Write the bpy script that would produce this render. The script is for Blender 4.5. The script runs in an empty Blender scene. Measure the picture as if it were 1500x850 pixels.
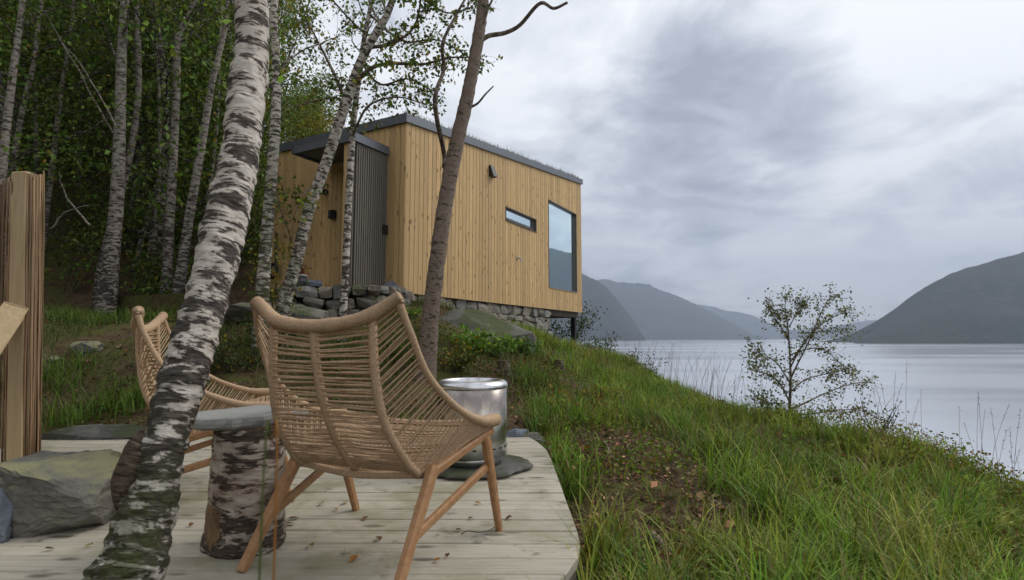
import bpy, bmesh, math, random
import numpy as np
from mathutils import Vector
R = math.radians
rng = np.random.default_rng(7)
random.seed(7)
sc = bpy.context.scene
col = sc.collection

# ------------------------------------------------------------------ camera
CAMZ, F, CX, CY, HORIZON = 0.72, 800.0, 750.0, 425.0, 495.5      # deck top is z = 0
PITCH = math.atan((HORIZON - CY) / F)
cam = bpy.data.cameras.new('camera')
cam_o = bpy.data.objects.new('camera', cam); col.objects.link(cam_o)
cam.sensor_width = 36.0; cam.lens = F / 1500.0 * 36.0
cam_o.location = (0, 0, CAMZ); cam_o.rotation_euler = (R(90) + PITCH, 0, 0)
cam.clip_start = 0.05; cam.clip_end = 60000
cam.dof.use_dof = True; cam.dof.focus_distance = 6.5; cam.dof.aperture_fstop = 5.6
sc.camera = cam_o

# ------------------------------------------------------------------ sky, sun, exposure
SUN_EL, SUN_AZ = 44.0, 66.0          # degrees; azimuth from +y (view direction) towards +x (the lake)
world = bpy.data.worlds.new('World'); sc.world = world; world.use_nodes = True
nt = world.node_tree; nt.nodes.clear()
def wn(t, **k):
    n = nt.nodes.new(t)
    for a, b in k.items(): setattr(n, a, b)
    return n
def wmath(op, a, b=None, clamp=False):
    n = wn('ShaderNodeMath', operation=op); n.use_clamp = clamp
    for i, v in enumerate((a, b)):
        if v is None: continue
        if isinstance(v, (int, float)): n.inputs[i].default_value = v
        else: nt.links.new(v, n.inputs[i])
    return n.outputs[0]
sky = wn('ShaderNodeTexSky', sky_type='NISHITA'); sky.sun_disc = False
sky.sun_elevation = R(SUN_EL); sky.sun_rotation = R(SUN_AZ); sky.air_density = 1.0; sky.dust_density = 2.0
tc = wn('ShaderNodeTexCoord'); sep = wn('ShaderNodeSeparateXYZ'); nt.links.new(tc.outputs['Generated'], sep.inputs[0])
zpos = wmath('ADD', wmath('MAXIMUM', sep.outputs[2], 0.0), 0.22)          # a flat cloud deck seen in perspective
cmb = wn('ShaderNodeCombineXYZ')
nt.links.new(wmath('DIVIDE', sep.outputs[0], zpos), cmb.inputs[0]); nt.links.new(wmath('DIVIDE', sep.outputs[1], zpos), cmb.inputs[1])
cmb.inputs[2].default_value = 3.7
def wnoise(scale, detail, rough, dist=0.0):
    n = wn('ShaderNodeTexNoise'); n.inputs['Scale'].default_value = scale; n.inputs['Detail'].default_value = detail
    n.inputs['Roughness'].default_value = rough; n.inputs['Distortion'].default_value = dist
    nt.links.new(cmb.outputs[0], n.inputs['Vector']); return n.outputs['Fac']
big = wnoise(0.85, 6.0, 0.56, 0.35); fine = wnoise(2.6, 8.0, 0.62, 0.5)
val = wmath('ADD', wmath('ADD', wmath('MULTIPLY', big, 1.0), wmath('MULTIPLY', fine, 0.95)), -0.345)     # about .63 mean
def blob(X, Z, width, amount):                                            # one cloud bank of the photographed sky
    d = Vector((X, 1.0, Z)).normalized()
    v = wn('ShaderNodeVectorMath', operation='DOT_PRODUCT'); nt.links.new(tc.outputs['Generated'], v.inputs[0]); v.inputs[1].default_value = d
    m = wn('ShaderNodeMapRange', interpolation_type='SMOOTHSTEP'); nt.links.new(v.outputs['Value'], m.inputs[0])
    m.inputs[1].default_value = math.cos(width); m.inputs[2].default_value = 1.0; m.inputs[3].default_value = 0; m.inputs[4].default_value = amount
    return m.outputs[0]
for X, Z, w_, a_ in ((0.40, 0.43, 0.22, -0.19), (0.27, 0.40, 0.14, -0.07), (0.56, 0.47, 0.15, -0.10), (0.80, 0.30, 0.34, 0.16), (0.52, 0.22, 0.16, 0.06),
                     (0.66, 0.115, 0.12, -0.11), (0.50, 0.105, 0.08, -0.06), (0.36, 0.04, 0.09, 0.10), (0.56, 0.035, 0.10, 0.17), (0.30, 0.14, 0.12, -0.03), (0.05, 0.55, 0.30, 0.06)):
    val = wmath('ADD', val, blob(X, Z, w_, a_))
ramp = wn('ShaderNodeValToRGB'); nt.links.new(val, ramp.inputs[0])
cr = ramp.color_ramp
cr.elements[0].position = 0.36; cr.elements[0].color = (0.285, 0.30, 0.35, 1)
cr.elements[1].position = 0.80; cr.elements[1].color = (0.95, 0.955, 0.96, 1)
e = cr.elements.new(0.52); e.color = (0.47, 0.49, 0.545, 1)
e = cr.elements.new(0.65); e.color = (0.71, 0.725, 0.76, 1)
gain = wn('ShaderNodeVectorMath', operation='SCALE'); nt.links.new(ramp.outputs[0], gain.inputs[0]); gain.inputs['Scale'].default_value = 8.3
mixs = wn('ShaderNodeMix', data_type='RGBA'); mixs.inputs['Factor'].default_value = 0.93
nt.links.new(sky.outputs[0], mixs.inputs['A']); nt.links.new(gain.outputs[0], mixs.inputs['B'])
bg = wn('ShaderNodeBackground'); bg.inputs['Strength'].default_value = 0.10
nt.links.new(mixs.outputs['Result'], bg.inputs['Color'])
wo = wn('ShaderNodeOutputWorld'); nt.links.new(bg.outputs[0], wo.inputs['Surface'])

sun = bpy.data.lights.new('sun', 'SUN'); sun.energy = 1.5; sun.angle = R(30); sun.color = (1.0, 0.96, 0.90)
sun_o = bpy.data.objects.new('sun', sun); col.objects.link(sun_o)
sdir = Vector((math.cos(R(SUN_EL)) * math.sin(R(SUN_AZ)), math.cos(R(SUN_EL)) * math.cos(R(SUN_AZ)), math.sin(R(SUN_EL))))
sun_o.rotation_euler = sdir.to_track_quat('Z', 'Y').to_euler(); sun_o.location = (6, 0, 12)
vs = sc.view_settings; vs.view_transform = 'Standard'; vs.look = 'None'; vs.exposure = 0.66; vs.gamma = 1.0
sc.cycles.use_denoising = True; sc.cycles.max_bounces = 6; sc.cycles.diffuse_bounces = 3; sc.cycles.transparent_max_bounces = 6
sc.cycles.volume_bounces = 0

# ------------------------------------------------------------------ geometry helpers
_FW = np.array((0, math.cos(PITCH), math.sin(PITCH))); _UP = np.array((0, -math.sin(PITCH), math.cos(PITCH)))
CAM = np.array((0, 0, CAMZ))
def ray(px, py): return _FW + np.array((1.0, 0, 0)) * ((px - CX) / F) + _UP * ((CY - py) / F)
def P(px, py, depth): r = ray(px, py); return CAM + r * (depth / r[1])      # the place seen there, at that distance
def on_plane(px, py, p0, n): r = ray(px, py); return CAM + r * (np.dot(np.asarray(p0) - CAM, n) / np.dot(r, n))
def sstep(a, b, x): t = np.clip((np.asarray(x, float) - a) / (b - a), 0, 1); return t * t * (3 - 2 * t)

def _hash(i, j, k, seed):
    h = (i * 374761393 + j * 668265263 + k * 2147483647 + seed * 974634777) & 0xFFFFFFFF
    h = ((h ^ (h >> 13)) * 1274126177) & 0xFFFFFFFF
    h = ((h ^ (h >> 16)) * 2246822519) & 0xFFFFFFFF
    return ((h ^ (h >> 15)) & 0xFFFFFF) / float(0xFFFFFF)
def vnoise(p, seed=0):
    p = np.asarray(p, float); i = np.floor(p).astype(np.int64); f = p - i; f = f * f * (3 - 2 * f); o = 0
    for a in (0, 1):
        for b in (0, 1):
            for c in (0, 1):
                w = (f[..., 0] if a else 1 - f[..., 0]) * (f[..., 1] if b else 1 - f[..., 1]) * (f[..., 2] if c else 1 - f[..., 2])
                o = o + w * _hash(i[..., 0] + a, i[..., 1] + b, i[..., 2] + c, seed)
    return o * 2 - 1
def fbm(p, octaves=4, seed=0, gain=0.5):
    s = 0; a = 1.0; p = np.asarray(p, float)
    for k in range(octaves): s = s + a * vnoise(p * 2 ** k + 17.3 * k, seed + k); a *= gain
    return s

def origin(o):
    v = Vector((0, 0, 0))
    while o is not None: v += o.location; o = o.parent
    return v
class MB:
    """collects vertices and faces; build() links them as one mesh object"""
    def __init__(s): s.v = []; s.f = {3: [], 4: []}; s.n = 0; s.a = []; s.c = []; s.poly = []
    def add(s, v, quads=None, tris=None, bark=None, colr=None, poly=None):
        v = np.asarray(v, float).reshape(-1, 3)
        if quads is not None and len(quads): s.f[4].append(np.asarray(quads, np.int64).reshape(-1, 4) + s.n)
        if tris is not None and len(tris): s.f[3].append(np.asarray(tris, np.int64).reshape(-1, 3) + s.n)
        for p in poly or (): s.poly.append([i + s.n for i in p])
        s.v.append(v); s.n += len(v)
        s.a.append(np.zeros((len(v), 3)) if bark is None else np.asarray(bark, float))
        c = np.ones((len(v), 4))
        if colr is not None: c[:, :3] = colr
        s.c.append(c); return s
    def mesh(s, name, mat, off=(0, 0, 0), smooth=False, attrs=False):
        v = np.concatenate(s.v) - np.asarray(off); me = bpy.data.meshes.new(name)
        loops, starts, k = [], [], 0
        for n in (4, 3):
            if s.f[n]:
                f = np.concatenate(s.f[n]); loops.append(f.ravel()); starts.append(k + np.arange(len(f)) * n); k += f.size
        for p in s.poly: loops.append(np.array(p)); starts.append(np.array([k])); k += len(p)
        loops = np.concatenate(loops); starts = np.concatenate(starts)
        me.vertices.add(len(v)); me.vertices.foreach_set('co', v.ravel())
        me.loops.add(len(loops)); me.loops.foreach_set('vertex_index', loops.astype(np.int32))
        me.polygons.add(len(starts)); me.polygons.foreach_set('loop_start', starts.astype(np.int32))
        me.polygons.foreach_set('use_smooth', np.full(len(starts), smooth, bool))
        me.update(calc_edges=True); me.validate()
        if attrs:
            a = me.attributes.new('bark', 'FLOAT_VECTOR', 'POINT'); a.data.foreach_set('vector', np.concatenate(s.a).ravel())
            c = me.attributes.new('col', 'FLOAT_COLOR', 'POINT'); c.data.foreach_set('color', np.concatenate(s.c).ravel())
        me.materials.append(mat); return me
    def build(s, name, mat, parent=None, smooth=False, attrs=False, at=None):
        off = origin(parent) if parent is not None else Vector(at or (0, 0, 0))
        o = bpy.data.objects.new(name, s.mesh(name, mat, off, smooth, attrs)); col.objects.link(o)
        if parent is not None: o.parent = parent
        else: o.location = off
        return o
def tag(o, label=None, cat=None, group=None, kind=None):
    for k, v in (('label', label), ('category', cat), ('group', group), ('kind', kind)):
        if v: o[k] = v
    return o
def thing(name, label, cat, loc=(0, 0, 0), rz=0.0, group=None):
    o = bpy.data.objects.new(name, None); col.objects.link(o); o.location = Vector(loc); o.rotation_euler = (0, 0, rz); o.empty_display_size = 0.1
    return tag(o, label, cat, group)
def dup(root, loc, rz, scale=1.0, label=None):
    r = root.copy(); col.objects.link(r); r.location = loc; r.rotation_euler = (0, 0, rz); r.scale = (scale,) * 3
    if label: r['label'] = label
    for ch in list(root.children):
        c = ch.copy(); col.objects.link(c); c.parent = r
        for g in ch.children:
            d = g.copy(); col.objects.link(d); d.parent = c
    return r

BOXQ = [(0, 3, 2, 1), (4, 5, 6, 7), (0, 1, 5, 4), (1, 2, 6, 5), (2, 3, 7, 6), (3, 0, 4, 7)]
def box8(m, c8): return m.add(c8, BOXQ)
def cbox(m, a, b, c, o, ch=0.004):
    """chamfered box: o corner, edges a, b, c (vectors)"""
    a, b, c, o = (np.asarray(t, float) for t in (a, b, c, o)); L = [np.linalg.norm(t) for t in (a, b, c)]
    if min(L) < ch * 2.2: ch = min(L) / 2.5
    bm = bmesh.new(); bmesh.ops.create_cube(bm, size=1.0)
    for v in bm.verts: v.co = Vector(o + a * (v.co.x + .5) + b * (v.co.y + .5) + c * (v.co.z + .5))
    bmesh.ops.bevel(bm, geom=bm.edges[:], offset=ch, segments=1, affect='EDGES')
    return from_bm(m, bm)
def from_bm(m, bm, colr=None):
    bmesh.ops.recalc_face_normals(bm, faces=bm.faces[:])
    bm.verts.index_update(); v = [tuple(q.co) for q in bm.verts]
    q = [[x.index for x in f.verts] for f in bm.faces if len(f.verts) == 4]
    t = [[x.index for x in f.verts] for f in bm.faces if len(f.verts) == 3]
    p = [[x.index for x in f.verts] for f in bm.faces if len(f.verts) > 4]
    bm.free(); return m.add(v, q, t, poly=p, colr=colr)
def smooth_path(pts, n):
    """Catmull-Rom through the points, n samples"""
    p = np.asarray(pts, float); k = len(p)
    if k == 2: t = np.linspace(0, 1, n)[:, None]; return p[0] * (1 - t) + p[1] * t
    e = np.vstack([2 * p[0] - p[1], p, 2 * p[-1] - p[-2]]); t = np.linspace(0, k - 1 - 1e-9, n); i = t.astype(int); f = (t - i)[:, None]
    p0, p1, p2, p3 = e[i], e[i + 1], e[i + 2], e[i + 3]
    return .5 * (2 * p1 + (p2 - p0) * f + (2 * p0 - 5 * p1 + 4 * p2 - p3) * f ** 2 + (3 * p1 - p0 - 3 * p2 + p3) * f ** 3)
def frames(path):
    t = np.gradient(path, axis=0); t /= np.linalg.norm(t, axis=1, keepdims=True) + 1e-12
    ref = np.array((1.0, 0, 0)) if abs(t[0][0]) < .8 else np.array((0, 1.0, 0))
    a = np.zeros_like(t); u = ref
    for i in range(len(t)):
        u = u - t[i] * np.dot(u, t[i]); u = u / (np.linalg.norm(u) + 1e-12); a[i] = u
    return t, a, np.cross(t, a)
def tube(m, path, rad, sides=6, cap=True, colr=None, v0=0.0, disp=None):
    path = np.asarray(path, float); n = len(path); rad = np.broadcast_to(np.asarray(rad, float), (n,))
    t, a, b = frames(path); th = np.arange(sides) / sides * 2 * np.pi
    s = v0 + np.concatenate([[0], np.cumsum(np.linalg.norm(np.diff(path, axis=0), axis=1))])
    cs, sn = np.cos(th), np.sin(th)
    bark = np.stack([np.outer(rad, cs), np.outer(rad, sn), np.repeat(s[:, None], sides, 1)], -1)
    rr = np.repeat(rad[:, None], sides, 1)
    if disp is not None: rr = rr + disp(bark, np.repeat(s[:, None], sides, 1), rr)
    v = path[:, None, :] + a[:, None, :] * (rr * cs)[..., None] + b[:, None, :] * (rr * sn)[..., None]
    i = np.arange(n - 1)[:, None] * sides; j = np.arange(sides)[None]; k = (j + 1) % sides
    q = np.stack([i + j, i + k, i + sides + k, i + sides + j], -1).reshape(-1, 4)
    poly = [list(range(sides))[::-1], list(range((n - 1) * sides, n * sides))] if cap else None
    cc = None
    if colr is not None: cc = np.repeat(np.asarray(colr, float).reshape(-1, 1, 3), sides, 1).reshape(-1, 3) if np.ndim(colr) > 1 else colr
    return m.add(v.reshape(-1, 3), q, bark=bark.reshape(-1, 3), colr=cc, poly=poly)
def lathe(m, prof, c=(0, 0, 0), n=48):
    prof = np.asarray(prof, float); th = np.arange(n) / n * 2 * np.pi
    v = np.stack([prof[:, 0:1] * np.cos(th), prof[:, 0:1] * np.sin(th), np.repeat(prof[:, 1:2], n, 1)], -1) + np.asarray(c)
    i = np.arange(len(prof) - 1)[:, None] * n; j = np.arange(n)[None]; k = (j + 1) % n
    return m.add(v.reshape(-1, 3), np.stack([i + j, i + k, i + n + k, i + n + j], -1).reshape(-1, 4))

# ------------------------------------------------------------------ materials
def mat(name):
    m = bpy.data.materials.new(name); m.use_nodes = True; return m
class N:
    """small node writer for one material"""
    def __init__(s, name, rough=0.7, spec=0.3):
        s.m = mat(name); s.t = s.m.node_tree; s.b = s.t.nodes['Principled BSDF']; s.b.inputs['Roughness'].default_value = rough
        s.b.inputs['Specular IOR Level'].default_value = spec; s.out = s.t.nodes['Material Output']
    def node(s, t, **k):
        n = s.t.nodes.new(t)
        for a, b in k.items(): setattr(n, a, b)
        return n
    def link(s, a, b): s.t.links.new(a, b); return s
    def put(s, inp, v):
        if v is None: return
        if hasattr(v, 'is_output'): s.t.links.new(v, inp)
        elif isinstance(v, tuple) and len(v) == 3 and inp.type == 'RGBA': inp.default_value = (*v, 1)
        else: inp.default_value = v
    def coord(s, kind='Object'):
        if kind == 'bark': n = s.node('ShaderNodeAttribute'); n.attribute_name = 'bark'; return n.outputs['Vector']
        if kind == 'pos': return s.node('ShaderNodeNewGeometry').outputs['Position']
        return s.node('ShaderNodeTexCoord').outputs[kind]
    def attr(s, name='col'): n = s.node('ShaderNodeAttribute'); n.attribute_name = name; return n.outputs['Color']
    def rand(s): return s.node('ShaderNodeObjectInfo').outputs['Random']
    def scale(s, v, sc3, add=None):
        n = s.node('ShaderNodeVectorMath', operation='MULTIPLY_ADD' if add is not None else 'MULTIPLY')
        s.put(n.inputs[0], v); n.inputs[1].default_value = sc3
        if add is not None:
            c = s.node('ShaderNodeVectorMath', operation='SCALE'); c.inputs[0].default_value = (37.1, 53.3, 71.7); s.put(c.inputs['Scale'], add)
            s.link(c.outputs[0], n.inputs[2])
        return n.outputs[0]
    def noise(s, v, scale=1.0, detail=4.0, rough=.55, dist=0.0, out='Fac'):
        n = s.node('ShaderNodeTexNoise'); s.put(n.inputs['Vector'], v); n.inputs['Scale'].default_value = scale
        n.inputs['Detail'].default_value = detail; n.inputs['Roughness'].default_value = rough; n.inputs['Distortion'].default_value = dist
        return n.outputs[out]
    def vor(s, v, scale=1.0, out='Distance', feature='F1'):
        n = s.node('ShaderNodeTexVoronoi', feature=feature); s.put(n.inputs['Vector'], v); n.inputs['Scale'].default_value = scale; return n.outputs[out]
    def rng(s, v, a, b, c=0.0, d=1.0):
        n = s.node('ShaderNodeMapRange', interpolation_type='SMOOTHSTEP')
        for i, q in enumerate((v, a, b, c, d)): s.put(n.inputs[i], q)
        return n.outputs[0]
    def math(s, op, a, b=0.0, clamp=False):
        n = s.node('ShaderNodeMath', operation=op); n.use_clamp = clamp; s.put(n.inputs[0], a); s.put(n.inputs[1], b); return n.outputs[0]
    def mix(s, f, a, b, blend='MIX'):
        n = s.node('ShaderNodeMix', data_type='RGBA', blend_type=blend); s.put(n.inputs['Factor'], f); s.put(n.inputs['A'], a); s.put(n.inputs['B'], b)
        return n.outputs['Result']
    def sepc(s, c, i): n = s.node('ShaderNodeSeparateColor'); s.put(n.inputs[0], c); return n.outputs[i]
    def color(s, c): s.put(s.b.inputs['Base Color'], c); return s
    def rough(s, v): s.put(s.b.inputs['Roughness'], v); return s
    def bump(s, h, strength=.3, dist=.01):
        n = s.node('ShaderNodeBump'); n.inputs['Strength'].default_value = strength; n.inputs['Distance'].default_value = dist
        s.put(n.inputs['Height'], h); s.link(n.outputs[0], s.b.inputs['Normal']); return s

M = {}
def simple(name, c, rough=.6, spec=.3, metal=0.0, var=0.0, bump=0.0, bscale=60.0):
    n = N(name, rough, spec); n.b.inputs['Metallic'].default_value = metal
    x = n.noise(n.coord(), bscale, 4); c2 = tuple(v * (1 - var) for v in c)
    n.color(n.mix(n.rng(x, .3, .7), c2, c))
    if bump: n.bump(x, bump, .004)
    M[name] = n.m; return n.m

def wood(name, base, dark, grain=(26, 26, 1.6), knots=True, var=.35, rough=.65, stain=None, along=2):
    n = N(name, rough, .25); r = n.rand(); v = n.scale(n.coord(), grain, r); g = n.noise(v, 3.0, 5, .6, .6)
    c = n.mix(n.rng(g, .35, .7), base, dark)
    c = n.mix(n.math('MULTIPLY', n.noise(n.scale(n.coord(), tuple(q * .3 for q in grain), r), 2.0, 2), .35), c, tuple(q * 1.25 for q in base))
    c = n.mix(n.math('MULTIPLY', r, var), c, tuple(q * .62 for q in base))
    if knots:
        kv = [9.0, 9.0, 9.0]; kv[along] = 3.4
        k = n.vor(n.scale(n.coord(), tuple(kv), r), 1.0)
        c = n.mix(n.rng(k, .09, .20, .85, 0.0), c, tuple(q * .35 for q in dark))
    if stain is not None:
        s = n.noise(n.coord(), 2.6, 5, .65, .4); c = n.mix(n.rng(s, .46, .66, 0, .7), c, stain)
        s2 = n.noise(n.scale(n.coord(), (1, 1, 1), r), 7.0, 6, .7); c = n.mix(n.rng(s2, .57, .72, 0, .75), c, tuple(q * .38 for q in stain))
    n.color(c); n.bump(g, .35, .003); M[name] = n.m; return n.m
wood('larch_cladding', (.62, .42, .195), (.35, .20, .08), (34, 34, 1.1), var=.85)
wood('slat_grey', (.165, .145, .115), (.10, .088, .07), (30, 30, 1.3), knots=False, var=.3)
wood('deck_wood', (.46, .42, .335), (.28, .25, .19), (1.4, 30, 30), var=.40, rough=.55, stain=(.23, .215, .125), along=0)
wood('teak', (.37, .205, .098), (.25, .125, .055), (14, 14, 14), knots=False, var=.15, rough=.5)
wood('post_pine', (.44, .33, .19), (.33, .23, .12), (24, 24, 1.4), var=.3)
wood('log_end', (.22, .14, .075), (.09, .055, .03), (20, 20, 5), knots=False, var=.1)
simple('roof_metal', (.13, .14, .16), .45, .4, 0.3, .12)
simple('soffit', (.16, .17, .185), .6, .3, 0, .1)
simple('black_metal', (.016, .016, .018), .45, .4, 0, .2)
simple('lining_dark', (.10, .085, .065), .8, .2, 0, .2)
simple('interior_wall', (.40, .33, .24), .7, .2, 0, .1)
simple('window_frame', (.10, .085, .07), .4, .4, 0, .2)
simple('zinc', (.42, .43, .44), .35, .5, .8, .1)
simple('pot_grey', (.28, .285, .28), .7, .3, 0, .2)
simple('earth_core', (.045, .038, .03), .95, .1, 0, .5, .4, 20)
simple('twig', (.055, .040, .030), .85, .2, 0, .4)
simple('charcoal', (.02, .019, .018), .95, .1, 0, .5, .6, 50)

def m_cord():
    n = N('paper_cord', .7, .2); c = n.attr(); x = n.noise(n.coord('Object'), 180, 3, .6)
    n.color(n.mix(n.rng(x, .3, .7), (.34, .225, .130), (.49, .345, .215))); n.bump(x, .25, .002); M['cord'] = n.m
m_cord()
def m_steel():
    n = N('heat_tinted_steel', .26, .5); n.b.inputs['Metallic'].default_value = 1.0
    z = n.sepc(n.coord('Object'), 2); g = n.noise(n.scale(n.coord(), (9, 9, 2.2)), 1.6, 4, .6)
    h = n.math('ADD', z, n.math('MULTIPLY', n.math('SUBTRACT', g, .5), .22))
    c = n.mix(n.rng(h, .17, .24), (.60, .60, .60), (.60, .56, .48)); c = n.mix(n.rng(h, .26, .32), c, (.40, .33, .27))
    c = n.mix(n.rng(h, .30, .36), c, (.24, .215, .20)); c = n.mix(n.rng(h, .375, .40), c, (.32, .28, .25))
    n.color(c).rough(n.rng(n.noise(n.coord(), 12, 4), .2, .8, .18, .38)); M['steel'] = n.m
    n = N('bright_steel', .3, .5); n.b.inputs['Metallic'].default_value = 1.0
    n.color(n.mix(n.rng(n.noise(n.coord(), 20, 4), .4, .7), (.72, .72, .73), (.52, .51, .50))); M['rim_steel'] = n.m
m_steel()
def stone(name, c1, c2, c3, sc_=6.0, lichen=(.33, .33, .27), moss=None, rough=.85, rel=.5):
    n = N(name, rough, .25); p = n.coord('Object'); r = n.rand(); v = n.scale(p, (1, 1, 1), r)
    a = n.noise(v, sc_, 6, .65, .5); b = n.noise(v, sc_ * 4, 5, .7)
    c = n.mix(n.rng(a, .36, .64), c1, c2); c = n.mix(n.math('MULTIPLY', r, .75), c, c3)
    c = n.mix(n.rng(b, .56, .72, 0, .55), c, lichen); c = n.mix(n.rng(b, .26, .40, .5, 0), c, tuple(q * .4 for q in c1))
    if moss is not None:
        nz = n.node('ShaderNodeNewGeometry'); sp = n.node('ShaderNodeSeparateXYZ'); n.link(nz.outputs['Normal'], sp.inputs[0])
        f = n.math('MULTIPLY', n.rng(sp.outputs[2], .15, .75), n.rng(n.noise(v, sc_ * .8, 5, .6), .40, .58)); c = n.mix(f, c, moss)
    n.color(c); n.bump(n.math('ADD', a, n.math('MULTIPLY', b, .5)), rel, .02); M[name] = n.m
stone('schist', (.17, .17, .155), (.25, .235, .20), (.24, .195, .14))
stone('wall_stone', (.115, .115, .11), (.20, .19, .165), (.155, .115, .08), moss=(.055, .07, .025))
stone('boulder_stone', (.085, .085, .08), (.165, .155, .13), (.13, .12, .10), 5.0, (.25, .24, .18), (.225, .215, .115), rel=1.0)
stone('blue_slate', (.085, .10, .125), (.15, .165, .19), (.12, .12, .13), 5.0, (.24, .25, .26))
stone('table_slate', (.22, .225, .21), (.31, .31, .285), (.26, .255, .235), 7.0, (.40, .40, .38), rel=.4)
stone('dark_slate', (.07, .07, .065), (.13, .125, .11), (.10, .095, .085), 6.0, (.20, .19, .15), (.05, .06, .03))
stone('bedrock', (.10, .098, .085), (.17, .16, .135), (.13, .12, .10), 2.4, (.23, .22, .18), (.06, .072, .028), rel=.9)

def m_bark(name, pale, pinkish, dark, lent=1.0, patch=.55):
    n = N(name, .8, .2); b = n.coord('bark'); r = n.rand(); k = n.attr()
    v1 = n.scale(b, (16, 16, 95), r); v2 = n.scale(b, (9, 9, 27), r); v3 = n.scale(b, (30, 30, 220), r)
    l1 = n.noise(v1, 1.0, 3, .55, .5); l2 = n.noise(v2, 1.0, 6, .68, .35); l3 = n.noise(v3, 1.0, 3, .6)
    amt = n.sepc(k, 0)                                             # how much rough dark bark this height of the tree has
    c = n.mix(n.rng(l2, .35, .65), pale, pinkish); c = n.mix(n.rng(l3, .5, .75, 0, .4), c, tuple(q * .55 for q in pale))
    lin = n.rng(l1, n.math('SUBTRACT', .655, n.math('MULTIPLY', amt, .10)), .70, 0, lent); c = n.mix(lin, c, dark)
    pat = n.rng(n.math('ADD', l2, n.math('MULTIPLY', l1, .28)), n.math('SUBTRACT', patch + .29, n.math('MULTIPLY', amt, .23)), n.math('SUBTRACT', patch + .35, n.math('MULTIPLY', amt, .23)))
    br = tuple(a * .45 + b * .55 for a, b in zip(pinkish, (.10, .055, .03))); c = n.mix(n.rng(n.math('ADD', l2, n.math('MULTIPLY', l1, .28)), patch + .14, patch + .26, 0, .65), c, br)
    c = n.mix(pat, c, n.mix(n.rng(l3, .36, .65), dark, tuple(q * 3.2 for q in dark)))
    mo = n.math('MULTIPLY', n.sepc(k, 1), n.rng(n.noise(n.scale(b, (14, 14, 10), r), 1.0, 5, .65), .36, .56)); c = n.mix(mo, c, (.055, .065, .014))
    n.color(c); n.bump(n.math('SUBTRACT', n.math('MULTIPLY', n.noise(n.scale(b, (30, 30, 70), r), 1.0, 5, .65), .6), n.math('ADD', n.math('MULTIPLY', pat, -.5), n.math('MULTIPLY', lin, .4))), .9, .012)
    M[name] = n.m
m_bark('birch_bark', (.55, .505, .44), (.40, .325, .255), (.030, .025, .021), 1.0, .53)
m_bark('wood_bark', (.30, .27, .23), (.165, .135, .105), (.022, .018, .015), 1.0, .50)
m_bark('dark_bark', (.165, .120, .088), (.23, .185, .145), (.040, .028, .020), 1.0, .53)
m_bark('log_bark', (.46, .40, .33), (.21, .145, .10), (.034, .026, .020), 1.0, .49)

def m_leaf(name, trans=.3, rough=.55):
    n = N(name, rough, .12); c = n.attr(); n.color(c)
    t = n.node('ShaderNodeBsdfTranslucent'); n.link(n.mix(1.0, c, (1.25, 1.35, .6), 'MULTIPLY'), t.inputs['Color'])
    mx = n.node('ShaderNodeMixShader'); mx.inputs[0].default_value = trans; n.link(n.b.outputs[0], mx.inputs[1]); n.link(t.outputs[0], mx.inputs[2])
    n.link(mx.outputs[0], n.out.inputs['Surface']); M[name] = n.m
m_leaf('leaf'); m_leaf('grass', .25, .5); m_leaf('litter', .1, .8)
def m_reed():
    n = N('reed', .7, .2); c = n.attr(); x = n.noise(n.scale(n.coord(), (60, 60, 3)), 2.0, 4, .6)
    n.color(n.mix(n.rng(x, .35, .75, 0, .6), c, (.07, .045, .025))); M['reed'] = n.m
m_reed()
def m_glass():
    n = N('window_glass', .02, .5); t = n.t
    g = n.node('ShaderNodeBsdfGlossy'); g.inputs['Roughness'].default_value = .015; g.inputs['Color'].default_value = (.84, .97, .99, 1)
    tr = n.node('ShaderNodeBsdfTransparent'); tr.inputs['Color'].default_value = (.55, .60, .60, 1)
    lw = n.node('ShaderNodeFresnel'); lw.inputs['IOR'].default_value = 1.5
    f = n.math('ADD', n.math('MULTIPLY', lw.outputs[0], 1.7), .36, True)          # coated double glazing
    mx = n.node('ShaderNodeMixShader'); n.link(f, mx.inputs[0]); n.link(tr.outputs[0], mx.inputs[1]); n.link(g.outputs[0], mx.inputs[2])
    n.link(mx.outputs[0], n.out.inputs['Surface']); M['glass'] = n.m
m_glass()
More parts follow.
